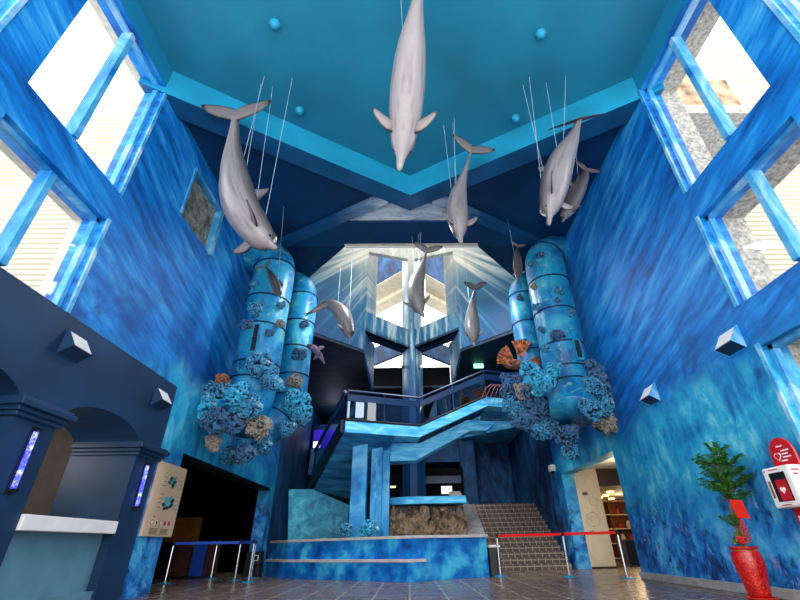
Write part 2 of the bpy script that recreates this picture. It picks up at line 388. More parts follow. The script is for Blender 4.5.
# ticket window backs: counter, panel, inner booth walls
for i, (y0, y1) in enumerate(((6.3, 8.38), (3.5, 5.57))):
    nm = ['beside the illustrated notice board', 'at the left edge behind the first pilaster'][i]
    c = thing('ticket_counter', (-5.4, (y0+y1)/2, 0), 'white ticket counter over teal panel, '+nm, 'counter', 'ticket counters in the arcade')
    MB().box(-5.9, LX+.06, y0+.01, y1-.01, 1.01, 1.2).build('counter_top', M['white'], c, bevel=.01)
    MB().box(-5.34, -5.24, y0+.01, y1-.01, .001, 1.008).build('front_panel', M['teal'], c)
    MB().box(-5.238, LX-.02, y0+.01, y1-.01, .001, .2).build('plinth', M['teal'], c)
booth = MB(); booth.box(-8.5, -8.4, 2, 9.4, 0, 3.4); booth.box(-8.5, -6.3, 9.12, 9.3, 0, 3.4); booth.box(-8.5, -6.3, 1.9, 9.3, 3.2, 3.3); booth.box(-8.5, -6.3, 2.9, 3.0, 0, 3.2)
M['booth'] = plain('grey_brown_booth_paint', (92, 86, 84), .7, .2, var=.06)
struct(booth.build('wall_booth', M['booth']))
d1 = MB().box(-8.39, -8.3, 7.75, 8.9, 0, 2.6).build('door_2', plain('grey_booth_door', (78, 74, 73), .6)); struct(d1)

# ceiling pieces
AP = (.1, 8.64); SL = .585
def yF(x): return AP[1]-SL*abs(x-AP[0])
ce = MB().poly([(-5.5, -1.5, ZC), (-5.5, yF(-5.5)+.4, ZC), (AP[0], AP[1]+.4, ZC), (5.55, yF(5.55)+.4, ZC), (5.55, -1.5, ZC)])
ce2 = MB().prism([(-5.5, -1.5, ZC), (5.55, -1.5, ZC), (5.55, yF(5.55)+.3, ZC), (AP[0], AP[1]+.3, ZC), (-5.5, yF(-5.5)+.3, ZC)], (0, 0, .3))
struct(ce2.build('ceiling', M['ceil']))
w_ = .62  # beam width in y
fb = MB()
fb.prism([(-5.5, yF(-5.5), ZB), (AP[0], AP[1], ZB), (AP[0], AP[1]+w_, ZB), (-5.5, yF(-5.5)+w_, ZB)], (0, 0, ZC+.1-ZB))
fb.prism([(AP[0], AP[1], ZB), (5.55, yF(5.55), ZB), (5.55, yF(5.55)+w_, ZB), (AP[0], AP[1]+w_, ZB)], (0, 0, ZC+.1-ZB))
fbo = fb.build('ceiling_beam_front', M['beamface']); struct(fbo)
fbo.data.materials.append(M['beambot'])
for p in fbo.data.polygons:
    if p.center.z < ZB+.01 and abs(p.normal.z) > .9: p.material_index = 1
def yB(x): return 8.27+.6*abs(x-AP[0])
bb = MB()
for sg, xe in ((-1, -5.5), (1, 5.55)):
    x0_ = AP[0]+sg*.62
    bb.prism([(xe, yB(xe), ZB+.012), (x0_, yB(x0_), ZB+.012), (x0_, yB(x0_)+.34, ZB+.012), (xe, yB(xe)+.34, ZB+.012)], (0, 0, .45))
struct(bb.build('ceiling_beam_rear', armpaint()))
ct = MB()
for s, xe in ((-1, -5.5), (1, 5.55)):
    ct.prism([(AP[0], AP[1]+.3, ZB+.22), (xe, yF(xe)+.3, ZB+.22), (xe, yB(xe)+.2, ZB+.2)], (0, 0, .2))
struct(ct.build('ceiling_side_panels', M['darkceil']))
# rear middle ceiling: triangle with skylight painted in as pale colour, then header band, then dark wings around the skylight well
struct(MB().prism([(AP[0], AP[1]+.1, ZB+.1), (-2.1, 10.0, ZB+.1), (2.3, 10.0, ZB+.1)], (0, 0, .2)).build('ceiling_pale_panel', M['ceil_skylit']))
hd = MB().prism([(-1.95, 9.8, ZB+.03), (2.15, 9.8, ZB+.03), (4.15, 11.0, ZB+.03), (-3.95, 11.0, ZB+.03)], (0, 0, .5))
wings = MB()
wings.prism([(-3.9, 10.8, ZB+.034), (-2.0, 11.0, ZB+.03), (-3.78, 13.1, ZB+.03), (-5.5, 12.3, ZB+.03)], (0, 0, .4))
wings.prism([(4.1, 10.8, ZB+.034), (2.3, 11.0, ZB+.03), (4.1, 13.1, ZB+.03), (5.55, 12.3, ZB+.03)], (0, 0, .4))
struct(wings.build('ceiling_rear_wings', M['navy2'])); struct(hd.build('ceiling_header', M['darkceil']))
well = MB()
well.prism([(-2.0, 11.0, ZB+.02), (2.3, 11.0, ZB+.02), (2.3, 11.0, 14.6), (-2.0, 11.0, 14.6)], (0, -.15, 0))
well.prism([(-2.0, 11.0, ZB+.3), (-3.78, 13.1, ZB+.3), (-3.78, 13.1, 14.6), (-2.0, 11.0, 14.6)], (-.15, 0, 0))
well.prism([(2.3, 11.0, ZB+.3), (4.1, 13.1, ZB+.3), (4.1, 13.1, 14.6), (2.3, 11.0, 14.6)], (.15, 0, 0))
struct(well.build('wall_skylight_well', M['cream']))
struct(MB().box(-2.0, 2.3, 10.97, 11.03, ZB+.0, ZB+.028).build('trim_12', M['white']))

sk = MB()
sk.box(-4.3, 4.6, 11.0, 11.12, 14.6, 14.72); sk.box(-4.3, 4.6, 16.9, 17.0, 14.6, 14.72)
for x_ in (-4.3, -2.8, -1.3, .15, 1.6, 3.0, 4.5): sk.box(x_, x_+.1, 11.0, 17.0, 14.6, 14.72)
sko = sk.build('window_30', M['white']); struct(sko)
MB().box(-4.25, 4.55, 11.05, 16.95, 14.63, 14.65).build('pane', M['glass'], sko)
# V shaped rear mural wall and pierced openings; crossing at (CX, CY)
CX, CY = .18, 17.0
def vpt(x, z): return (x, CY-abs(x-CX), z)
ZS = 7.3
for sgn, xo, nm in ((-1, LX, 'wall_rear_left'), (1, RX, 'wall_rear_right')):
    o1 = CX+sgn*1.87; o0 = CX+sgn*.12
    mb = MB(); e = (0, .25, 0)
    def P(*q): mb.prism([vpt(a, b) for a, b in q], e)
    P((xo, ZS), (o1, ZS), (o1, 14.6), (xo, 14.6))
    P((o1, 8.13), (o0, 8.13), (o0, 9.0), (o1, 9.0))
    P((o1, 12.0), (o0, 12.85), (o0, 14.6), (o1, 14.6))
    # deep outer reveals of both openings
    a = vpt(o1, 0)
    for z0, z1, z2, z3 in ((9.0, 9.0, 13.4, 12.0), (7.3, 6.3, 8.3, 8.1)):
        ix = CX-sgn*-1.62
        mb.prism([(a[0], a[1]+.02, z0), (ix, a[1]+1.9, z1), (ix, a[1]+1.9, z2), (a[0], a[1]+.02, z3)], (sgn*.08, 0, 0))
    # lintels: sloping top reveal, sill, dark header
    struct(mb.build(nm, M['rays']))
    mb = MB()
    mb.prism([vpt(o1, 8.13), vpt(o0, 8.13), (o0, CY-abs(o0-CX)+.9, 8.13), (o1, a[1]+.9, 8.13)], (0, 0, .12))
    struct(mb.build(nm+'_lintel', M['navy2']))
    # mirrored walls behind the crossing
    mb = MB(); far = CX+sgn*4.5
    def rpt(x, z): return (x, CY+.3+abs(x-CX), z)
    def Q(ps, dz=.2): mb.prism([rpt(a_, b_) for a_, b_ in ps], (0, dz, 0))
    Q([(CX, 8.24), (far, 8.24), (far, 9.15), (CX, 9.15)])
    Q([(CX, 12.75), (far, 12.75), (far, 15.4), (CX, 15.4)])
    struct(mb.build(nm+'_behind', M['deepblue']))
    mb = MB()
    mb.prism([rpt(CX, 12.72), rpt(far, 12.72), (far, CY+.3+abs(far-CX)+3.1, 12.72), (CX, CY+3.4, 12.72)], (0, 0, .05))
    mb.prism([(CX, CY+1.9, 12.5), (far, CY+1.9+abs(far-CX), 12.5), (far, CY+1.9+abs(far-CX), 12.71), (CX, CY+1.9, 12.71)], (0, .25, 0))
    struct(mb.build(nm+'_soffit', M['cream']))
    struct(MB().prism([rpt(CX, 9.35), rpt(far, 9.35), rpt(far, 9.47), rpt(CX, 9.47)], (0, .1, 0)).build(nm+'_transom', M['cream']))
# central post
pc = MB().prism([(CX-.13, CY-.12, 0), (CX+.13, CY-.12, 0), (CX+.46, CY+.45, 0), (CX+.46, CY+.7, 0), (CX-.42, CY+.7, 0), (CX-.42, CY+.45, 0)], (0, 0, 14.6))
struct(pc.build('pillar_centre', M['rays']))
# wave painted soffit of the upper floor, dark rear room
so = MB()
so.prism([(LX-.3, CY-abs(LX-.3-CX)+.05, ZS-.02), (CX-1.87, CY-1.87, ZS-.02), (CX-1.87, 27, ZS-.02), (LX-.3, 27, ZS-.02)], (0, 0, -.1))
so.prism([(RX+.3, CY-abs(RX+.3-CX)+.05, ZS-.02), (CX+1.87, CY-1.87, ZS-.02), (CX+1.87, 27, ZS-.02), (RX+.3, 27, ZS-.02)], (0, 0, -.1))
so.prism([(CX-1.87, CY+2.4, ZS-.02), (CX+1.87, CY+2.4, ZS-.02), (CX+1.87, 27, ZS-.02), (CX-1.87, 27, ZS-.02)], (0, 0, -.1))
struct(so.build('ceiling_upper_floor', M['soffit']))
struct(MB().box(-5.6, 5.6, 26.5, 26.8, 0, 9.2).build('wall_back', M['navy2']))
struct(MB().box(-1.67, 2.05, 19.5, 19.6, 7.3, 8.24).build('wall_dark_gallery', M['blackroom']))

# upper floor slab with 45 degree edge on the right, mirrored on the left
sl = MB()
sl.prism([(5.15, 18.0, 5.08), (1.56, 21.6, 5.08), (1.56, 26.4, 5.08), (5.15, 26.4, 5.08)], (0, 0, .45))

struct(sl.build('floor_upper_right', M['landing']))
struct(MB().prism([(5.15, 18.0, 5.53), (1.56, 21.6, 5.53), (1.56, 21.75, 5.53), (5.15, 18.15, 5.53)], (0, 0, .7)).build('trim_16', M['landing']))
struct(MB().box(-5.1, 1.5, 23, 26.4, 4.3, 4.8).build('floor_upper_left', M['navy2']))

# ------------------------------------------------------------------ windows
def window(idx, side, y0, y1, z0, z1):
    x = LX if side == 'L' else RX; s = -1 if side == 'L' else 1
    e = empty('window_%d' % idx, (x, (y0+y1)/2, z0), None, None); e['_o'] = tuple(e.location); e['kind'] = 'structure'
    ym = 4.5 if y0 > 3 else y0+.95
    f = MB(); t = .07; xa, xb = sorted((x+s*.10, x+s*.2))
    for a, b in ((y0, y0+t), (y1-t, y1)): f.box(xa, xb, a, b, z0, z1)
    f.box(xa, xb, y0, y1, z0, z0+t); f.box(xa, xb, y0, y1, z1-t, z1)
    f.build('window_frame', M['winframe'], e)
    xa, xb = sorted((x+s*.02, x+s*.22))
    MB().box(xa, xb, ym-.055, ym+.055, z0+t, z1-t).build('mullion', M['winframe'], e, bevel=.008)
    xa, xb = sorted((x+s*.14, x+s*.15))
    MB().box(xa, xb, y0+t, ym-.055, z0+t, z1-t).build('pane', M['glass'], e); MB().box(xa, xb, ym+.055, y1-t, z0+t, z1-t).build('pane', M['glass'], e)
    # concrete hood outside
    h = MB(); xa, xb = sorted((x+s*.4, x+s*(.8 if side == 'R' else .55)))
    h.box(xa, xb, y0-.15, y1+.15, z1, z1+.12); h.box(xa, xb, y1, y1+.15, z0, z1); h.box(xa, xb, y0-.15, y0, z0, z1)
    h.build('hood', M['stucco'] if side == 'R' else M['stuccoL'], e)
    # raised inner edge on the far jamb
    xa, xb = sorted((x-s*.03, x+s*.06)); j = MB(); j.box(xa, xb, y1+.001, y1+.07, z0, z1+.05)
    j.build('trim', M['winframe'], e)
i = 0
for side in 'LR':
    for w in (WIN if side == 'L' else WR):
        i += 1; window(i, side, *w)
# small curtained window
e = empty('window_20', (LX, 8.1, 7.33), None, None); e['_o'] = tuple(e.location); e['kind'] = 'structure'
f = MB(); y0, y1, z0, z1 = SMALL
f.box(LX-.12, LX+.07, y1-.01, y1+.12, z0-.05, z1+.05); f.box(LX-.3, LX+.03, y0-.06, y0+.01, z0, z1); f.box(LX-.3, LX+.03, y0, y1-.02, z1-.02, z1+.07)
f.build('window_frame', M['winframe'], e)
cu = MB()
for q in range(20):
    ya = y0-.02+(y1-y0)*q/19.5; cu.tube([(LX-.16, ya+.04, z0), (LX-.16, ya+.04, z1)], .045, 8)
cu.build('curtain', plain('olive_grey_curtain', (120, 128, 118), .8, .1, var=.2, scale=5), e)
# outside: wings of the building
def cladding():
    t = NT('ribbed_cream_cladding', .8, .1); x, y, z = t.xyz(t.pos())
    w = t.math('SINE', t.math('MULTIPLY', z, 42.0)); return t.col(t.ramp(t.smooth(w, -1, 1), [(0, (146, 138, 120)), (.4, (176, 168, 148)), (1, (182, 174, 154))]))
M['clad'] = cladding()
struct(MB().box(-14, -6.1, 8.2, 8.6, 3.6, 11.9).build('trim_30', M['clad']))
struct(MB().box(6.15, 14, 8.2, 8.6, 0, 15.5).build('trim_31', M['clad']))
struct(MB().box(6.15, 8.4, 6.2, 8.2, 9.3, 9.598).build('trim_32', M['stucco']))
ob = MB(); ob.box(6.3, 8.2, 6.4, 8.1, 9.6, 10.9); ob.box(6.6, 7.6, 6.7, 8.1, 10.9, 13.2)
oo = ob.build('rooftop_unit', plain('weathered_tan_metal', (168, 138, 110), .7, .2, var=.2), origin=(7.2, 7.3, 9.6)); tag(oo, 'tan machinery housing outside the upper right window', 'housing')

# right wall baseboard, cream passage and shop
struct(MB().box(RX-.06, RX-.002, -1.5, 11.05, .001, .13).build('baseboard_right', M['greycap'], bevel=.01))
ps = MB(); ps.box(5.55, 6.33, 15.16, 15.3, 0, 3.2)
struct(ps.build('wall_passage', M['beige']))
struct(MB().box(5.55, 13, 10.6, 15.3, 2.85, 2.95).build('ceiling_passage', M['cream']))
struct(MB().box(6.33, 13, 15.16, 15.4, 2.32, 2.85).build('trim_13', plain('dark_door_header', (60, 44, 38), .6)))
struct(MB().box(5.56, 6.33, 15.13, 15.158, 0.001, .05).build('baseboard_passage', M['brown']))
struct(MB().box(6.8, 13, 21.6, 21.8, 0, 3).build('wall_shop_back', M['cream'])); struct(MB().box(6.0, 13, 15.41, 21.8, 2.34, 2.44).build('ceiling_shop', M['cream']))
struct(MB().box(13, 13.2, 10, 21.8, 0, 3).build('wall_shop_right', M['beige']))
struct(MB().box(6.0, 6.15, 15.31, 21.8, 0, 3).build('wall_shop_left', M['beige']))
# relief circles on the passage wall
for cx_, cz_, r_ in ((5.9, 1.35, .2), (5.9, 1.35, .1), (6.04, 1.85, .13)):
    pts = [(cx_+r_*math.cos(a*math.pi/16), 15.15, cz_+r_*math.sin(a*math.pi/16)) for a in range(33)]
    pts = [p for p in pts if 5.2 < p[0] < 6.28]
    o = MB().tube(pts, .012, 6).build('ring_relief', M['beige'], origin=(cx_, 15.15, cz_))
    tag(o, 'raised cream ring ornament on the beige passage wall', 'wall ornament', 'ring ornaments on the passage wall')

# left dark room
dk = MB(); dk.box(-11, -10.8, 9.6, 20, 0, 3.2); dk.box(-11, LX-.4, 9.5, 9.7, 0, 3.2); dk.box(-11, LX-.4, 19.8, 20, 0, 3.2); dk.box(-11, LX-.4, 9.5, 20, 3.1, 3.2)
struct(dk.build('wall_dark_room', M['blackroom']))
struct(MB().box(LX-.42, LX+.02, 10.12, 16.95, 2.56, 2.64).build('trim_14', M['black']))
for xa, w_b, mm, lab in ((-8.6, 1.6, 'brownroom', 'wide ochre display board in the dark doorway'), (-7.75, .42, 'black', 'narrow black display board beside the ochre board'),
                 (-7.2, .42, 'brown', 'brown display board left of the blue one in dark doorway'), (-6.72, .40, 'bluepanel', 'narrow blue display board standing in the dark doorway'), (-6.28, .36, 'brown', 'brown display board right of the blue one in dark doorway')):
    hgt = 1.7 if mm == 'brownroom' else .98
    yy = 16.2 if mm == 'brownroom' else 15.4
    o = thing('display_board', (xa, yy, 0), lab, 'board')
    MB().box(xa, xa+w_b, yy, yy+.06, .05, hgt).build('panel', M[mm], o); MB().box(xa, xa+w_b, yy-.05, yy+.12, .001, .05).build('base', M['black'], o)

# ------------------------------------------------------------------ stairs, landing, pool bench
st = thing('staircase', (3.6, 15.3, 0), 'broad brown tiled staircase rising behind the red rope', 'staircase')
n = 13; mb = MB()
for q in range(n):
    mb.box(2.41, 4.97, 15.2+q*.27, 18.75 if q < n-1 else 20.85, q*.16+.001, (q+1)*.16)
mb.build('steps', M['step'], st)
struct(MB().box(4.98, RX, 15.9, 21.8, 0, 5.0).build('wall_stair_side', M['deepblue']))
hr = thing('stair_handrail', (4.9, 17, 1.8), 'dark handrail climbing along the blue wall beside the stairs', 'handrail')
MB().tube([(4.88, 15.5, .95), (4.88, 16.9, 1.75), (4.88, 17.4, 1.8), (4.88, 18.8, 2.95)], .035, 8).build('rail', M['rail'], hr)
for yy, zz in ((15.9, 1.15), (17.2, 1.78), (18.4, 2.6)): MB().tube([(4.88, yy, zz), (4.98, yy, zz)], .015, 6).build('bracket', M['rail'], hr)
struct(MB().box(2.6, 5.1, 21.8, 22.0, 0, 5.1).build('wall_stair_back', M['deepblue']))
struct(MB().box(2.42, 3.12, 20.9, 21.5, 0, 5.05).build('pillar_stair', M['deepblue2']))
struct(MB().box(.7, 2.42, 21.1, 21.4, 4.1, 6.2).build('trim_15', M['deepblue2']))
sp_ = thing('stair_parapet', (2.1, 16, 0), 'sloping blue stair parapet with grey stone caps, beside the rock pool', 'parapet')
MB().prism([(1.8, 14.6, .001), (1.8, 18.4, .001), (1.8, 18.4, 2.3), (1.8, 17.1, 1.85), (1.8, 14.6, .86)], (.46, 0, 0)).build('parapet_wall', M['panel'], sp_)
MB().prism([(1.76, 14.6, .87), (2.32, 14.6, .87), (2.4, 17.15, 1.93), (1.76, 17.15, 1.93)], (0, 0, .07)).build('cap', M['greycap'], sp_)
MB().prism([(1.55, 17.2, 2.02), (2.1, 17.2, 2.02), (2.05, 18.5, 2.5), (1.6, 18.5, 2.5)], (0, 0, .07)).build('cap', M['greycap'], sp_)

# pool bench
BC = (.07, 11.6); BR = (2.02, 12.72); BL = (-3.6, 14.3); BL2 = (-4.45, 15.5)
pl = thing('pool_surround', (0, 12.2, 0), 'low faceted blue painted pool wall with pale stone cap, in front of the stairs', 'pool wall')
def band(pts, dep, z0, z1, z_off=(0, 0)):
    m_ = MB()
    for (a, b) in zip(pts[:-1], pts[1:]):
        m_.prism([(a[0], a[1], z0), (b[0], b[1], z0), (b[0], b[1]+dep, z0), (a[0], a[1]+dep, z0)], (0, 0, z1-z0))
    return m_
band([(BL2[0], BL2[1]+.15), (BL[0], BL[1]+.15), (BC[0], BC[1]+.2), (.45, BC[1]+.42), BR], .3, .001, .88).build('wall_panel', M['pool'], pl)
band([(BL2[0]-.0, BL2[1]+.12), (BL[0], BL[1]+.12), (BC[0], BC[1]+.17), (BR[0]+.04, BR[1]-.04)], .5, .882, .945).build('cap', M['stonecap'], pl)
band([(BL2[0], BL2[1]-.1), (BL[0], BL[1]-.1), (BC[0]+.0, BC[1]-.02), (.36, BC[1]+.16)], .3, .001, .39).build('ledge_wall', M['pool'], pl)
band([(BL2[0], BL2[1]-.13), (BL[0], BL[1]-.13), (BC[0]+.0, BC[1]-.05), (.4, BC[1]+.14)], .42, .391, .45).build('ledge_cap', M['stonecap'], pl)
MB().prism([(2.02, 12.72, .001), (1.8, 14.7, .001), (1.8, 14.7, .88), (2.02, 12.72, .88)], (-.2, 0, 0)).build('side_wall', M['pool'], pl)

# rockwork
def lump(c, rx, ry, rz, seed, amp=.35, freq=1.6, sub=3, sharp=False):
    import bmesh
    b = bmesh.new(); bmesh.ops.create_icosphere(b, subdivisions=sub, radius=1)
    m_ = MB(); rid = []
    off = Vector((seed*13.7, seed*5.1, seed*2.3))
    for v in b.verts:
        p = v.co.copy(); d = noise.voronoi((p*freq*2+off))[0]
        g = min(1.0, (d[1]-d[0])*1.6); n_ = noise.noise(p*freq+off)
        k_ = 1+amp*(g-.5)*.9+amp*n_
        rid.append(g); m_.v.append((c[0]+p.x*rx*k_, c[1]+p.y*ry*k_, c[2]+p.z*rz*k_))
    for f_ in b.faces: m_.f.append(tuple(v.index for v in f_.verts))
    b.free(); m_.attr['ridge'] = rid; return m_
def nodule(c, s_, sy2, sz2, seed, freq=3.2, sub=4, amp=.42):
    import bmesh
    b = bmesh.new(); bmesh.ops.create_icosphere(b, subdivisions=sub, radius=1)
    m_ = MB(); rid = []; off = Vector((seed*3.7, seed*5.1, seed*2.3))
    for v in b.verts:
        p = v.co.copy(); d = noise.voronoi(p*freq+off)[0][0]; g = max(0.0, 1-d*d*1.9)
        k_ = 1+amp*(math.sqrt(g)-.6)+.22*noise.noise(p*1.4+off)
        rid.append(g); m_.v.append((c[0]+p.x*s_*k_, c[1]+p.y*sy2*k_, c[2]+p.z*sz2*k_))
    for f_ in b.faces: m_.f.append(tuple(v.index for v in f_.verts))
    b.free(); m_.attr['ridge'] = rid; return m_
def merge(a, b_):
    n_ = len(a.v); a.v += b_.v; a.f += [tuple(i_+n_ for i_ in f_) for f_ in b_.f]
    for k_ in b_.attr: a.attr.setdefault(k_, []); a.attr[k_] += b_.attr[k_]
    return a
rk = thing('rockery', (.5, 14.6, 0), 'craggy brown rockery under a light blue ledge, in the pool', 'rockery')
rng = random.Random(3)
for q in range(15):
    x_ = -.58+2.2*(q/14)+rng.uniform(-.04, .04); zt = rng.uniform(1.35, 1.76); mb = MB()
    merge(mb, nodule((x_, 14.8+rng.uniform(-.05, .1), zt*.5), .17+rng.random()*.06, .2, zt*.52, q, 1.7, 4, .5))
    for w in range(5):
        zz = rng.uniform(.95, zt-.1); r3 = rng.uniform(.07, .13)
        merge(mb, nodule((x_+rng.uniform(-.12, .12), 14.62+rng.uniform(-.08, .06), zz), r3, r3, r3*rng.uniform(1.2, 2.2), q*9+w, 1.8, 3, .5))
    mb.build('crag', M['rock'], rk, smooth=False)
merge(MB(), lump((1.05, 14.1, 1.62), .13, .1, .08, 5)).build('pale_stone', M['coralo'], rk)
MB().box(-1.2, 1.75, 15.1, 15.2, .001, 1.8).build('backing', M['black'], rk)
lg = thing('pool_ledge', (.4, 15, 1.8), 'light blue ledge band above the brown rockery', 'ledge')
MB().prism([(-.85, 14.75, 1.83), (-.1, 14.3, 1.83), (1.75, 14.3, 1.83), (1.75, 15.3, 1.83), (-.85, 15.3, 1.83)], (0, 0, .2)).build('slab', M['landing'], lg)
o = MB().box(-1.0, 1.95, 12.9, 16.0, .5, .55).build('pool_water', plain('dark_pool_water', (8, 40, 60), .05, .6), origin=(.4, 14, .5)); 
tag(o, 'dark water surface inside the low blue pool wall', 'water')
# pale panel behind the left bench
o = MB().prism([(-3.72, 15.2, .4), (-1.95, 15.2, .4), (-1.95, 15.2, 1.9), (-3.2, 15.2, 2.4), (-3.95, 15.2, 2.4)], (0, .25, 0)).build('low_wall', M['panel'], origin=(-3, 15.3, .4)); tag(o, 'pale turquoise mottled low wall behind the left of the pool', 'wall')
# gray box at the end of pool wall
o = thing('litter_bin', (2.25, 13, 0), 'dark grey bin with pale lid at right end of pool wall', 'bin')
MB().box(2.1, 2.38, 12.9, 13.3, .001, .64).build('bin_body', plain('grey_bin', (62, 60, 62), .5), o, bevel=.015); MB().box(2.08, 2.40, 12.88, 13.32, .641, .7).build('lid', M['white'], o, bevel=.01)
o = thing('litter_bin', (-4.62, 15.2, 0), 'black bin with white ringed opening beside the dark doorway', 'bin')
MB().box(-4.95, -4.5, 15.0, 15.35, .001, .66).build('bin_body', M['black'], o, bevel=.015)
f = MB(); 
for a in ((-4.75, -4.55, .55, .57), (-4.75, -4.55, .42, .44), (-4.75, -4.73, .42, .57), (-4.57, -4.55, .42, .57)): f.box(a[0], a[1], 14.98, 14.999, a[2], a[3])
f.build('opening_frame', M['white'], o)

# coral clumps at column feet come with the corals below
# landing flights
A = Vector((-1.88, 12.83, 0)); B = Vector((.37, 13.72, 0)); C_ = Vector((2.66, 14.0, 0)); D_ = Vector((3.61, 14.3, 0)); E_ = Vector((5.13, 14.05, 0))
zl, zu = 4.0, 5.03
ld = thing('stair_landing', (0, 14, 0), 'sky blue upper landing and rising flight above the pool', 'landing')
mb = MB()
mb.prism([(A.x, A.y, zl-.32), (B.x, B.y, zl-.32), (B.x-.2, B.y+1.9, zl-.32), (A.x-.5, A.y+1.7, zl-.32)], (0, 0, .32))
mb.build('landing_slab', M['landing'], ld)
mb = MB(); th = .3
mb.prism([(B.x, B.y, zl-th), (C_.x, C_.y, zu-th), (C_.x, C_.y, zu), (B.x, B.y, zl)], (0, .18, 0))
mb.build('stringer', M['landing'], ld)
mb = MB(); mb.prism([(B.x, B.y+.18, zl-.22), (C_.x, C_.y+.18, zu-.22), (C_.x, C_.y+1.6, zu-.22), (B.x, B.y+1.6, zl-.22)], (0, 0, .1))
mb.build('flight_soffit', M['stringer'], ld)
mb = MB()
for q in range(7): 
    a = B.lerp(C_, q/7); mb.box(a.x+.01, a.x+.33, a.y+.19, a.y+1.55, zl+(zu-zl)*q/7-.08, zl+(zu-zl)*(q+1)/7-.03)
mb.build('steps', M['step'], ld)
mb = MB()
mb.prism([(C_.x, C_.y, zu-th), (D_.x, D_.y, zu-th), (E_.x, E_.y, zu-th), (E_.x, E_.y+2.2, zu-th), (C_.x, C_.y+2.0, zu-th)], (0, 0, th))
mb.build('upper_landing_slab', M['landing'], ld)
mb = MB()
yb = 14.35
mb.prism([(-.72, yb, 3.08), (.25, yb, 3.1), (2.05, yb, 4.0), (2.62, yb, 4.0), (2.95, yb, 4.28), (2.0, yb, 4.36), (.35, yb, 3.62), (-.72, yb, 3.66)], (0, .6, 0))
mb.build('spine_beam', M['landing'], ld)
for x0_, x1_, y0_, y1_ in ((-1.72, -1.27, 13.6, 14.1), (-1.16, -.82, 13.9, 14.4), (-.83, -.6, 14.05, 14.5)):
    MB().box(x0_, x1_, y0_, y1_, .001, 3.67).build('column', M['column'], ld, bevel=.01)
# lower flight running back to the left
lf = thing('lower_flight', (-2.4, 14.4, 0), 'dark wave painted flight descending left behind the columns', 'stair flight')
a0, b0, c0, d0 = (-1.9, 12.86, 3.67), (-.4, 13.5, 3.67), (-1.7, 16.3, 2.1), (-3.2, 15.5, 2.37)
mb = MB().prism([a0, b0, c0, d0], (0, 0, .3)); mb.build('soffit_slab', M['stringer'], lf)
mb = MB().prism([(-1.95, 12.88, 3.68), (-3.27, 15.5, 2.38), (-3.27, 15.5, 2.8), (-1.95, 12.88, 4.05)], (-.08, -.03, 0)); mb.build('side_skirt', M['black'], lf)
MB().prism([(-1.95, 12.88, 4.1), (-3.27, 15.5, 2.85), (-3.27, 15.5, 3.6), (-1.95, 12.88, 4.85)], (-.02, 0, 0)).build('side_glass', M['tinted'], lf)
MB().tube([(-1.95, 12.88, 4.93), (-3.27, 15.5, 3.65), (-3.3, 15.6, 2.9)], .06, 8).build('handrail', M['rail'], lf)
# balustrade
bl = thing('glass_balustrade', (1, 13.8, 4), 'dark rail and tinted glass balustrade along the sky blue landing', 'balustrade')
path = [(A, zl), (B, zl), (C_, zu), (D_, zu), (E_, zu)]
path = [(Vector((p.x, p.y+.09, 0)), z_) for p, z_ in path]
for (p, z0_), (q, z1_) in zip(path[:-1], path[1:]):
    P0 = Vector((p.x, p.y, z0_)); P1 = Vector((q.x, q.y, z1_)); U0 = Vector((0, 0, 1))
    MB().prism([P0+U0*.06, P1+U0*.06, P1+U0*.66, P0+U0*.66], (0, .015, 0)).build('glass_panel', M['tinted'], bl)
    MB().prism([P0+U0*.66, P1+U0*.66, P1+U0*.86, P0+U0*.86], (0, .08, 0)).build('band_rail', M['rail'], bl)
    MB().tube([P0+U0*.97, P1+U0*.97], .035, 8).build('top_rail', M['rail'], bl)
    MB().tube([P0+U0*.07, P1+U0*.07], .03, 6).build('bottom_rail', M['black'], bl)
    L_ = (P1-P0).length; nn = max(1, int(L_/1.1))
    for q_ in range(nn+1):
        X = P0.lerp(P1, q_/nn); MB().tube([X, X+U0*.95], .02, 6).build('post', M['rail'], bl)
struct(MB().box(.62, 2.42, 20.15, 20.25, .001, 3.7).build('wall_partition', M['blackroom']))
struct(MB().box(-1.3, -.4, 20.955, 21.0, .001, 3.6).build('wall_partition_left', M['blackroom']))
struct(MB().box(-2.7, -1.7, 17.655, 17.7, 4.0, 6.3).build('wall_partition_upper', M['blackroom']))
struct(MB().box(-5.05, -3.8, 22.965, 23.05, 4.8, 6.4).build('wall_partition_rear', M['navy2']))
# escalator/back rails seen in the dark room, signs
br_ = thing('rear_railing', (1.4, 20, 2.9), 'dark blue railing band across the dim room behind the stairs', 'railing')
MB().box(.7, 2.3, 20.0, 20.148, 3.05, 3.35).build('band', M['rail'], br_); MB().box(.7, 2.3, 20.0, 20.148, 2.0, 2.08).build('rail', M['rail'], br_)
for z_, lab in ((2.64, 'upper white lit notice in the dim room behind the rockery'), (2.2, 'lower white lit notice in the dim room behind the rockery')):
    o = MB().box(1.42, 1.88, 20.1, 20.148, z_, z_+.3).build('lit_notice', M['whitelit'], origin=(1.65, 20.1, z_)); tag(o, lab, 'sign')
o = MB().box(-.95, -.6, 20.9, 20.95, 3.0, 3.08).build('lit_strip', emit('pale_green_lit', (200, 220, 160), 1), origin=(-.8, 20.9, 3)); tag(o, 'small pale lit strip left of the central pillar', 'light')
o = MB().box(-5.0, -3.9, 22.9, 22.96, 5.2, 6.1).build('screen', M['purple'], origin=(-4.4, 22.9, 5.2)); tag(o, 'purple glowing screen above the pale turquoise box at left rear', 'screen')
o = MB().box(-4.95, -4.6, 22.84, 22.898, 5.2, 5.5).build('lit_notice', M['whitelit'], origin=(-4.8, 22.8, 5.2)); tag(o, 'small white lit notice against the purple screen', 'sign')
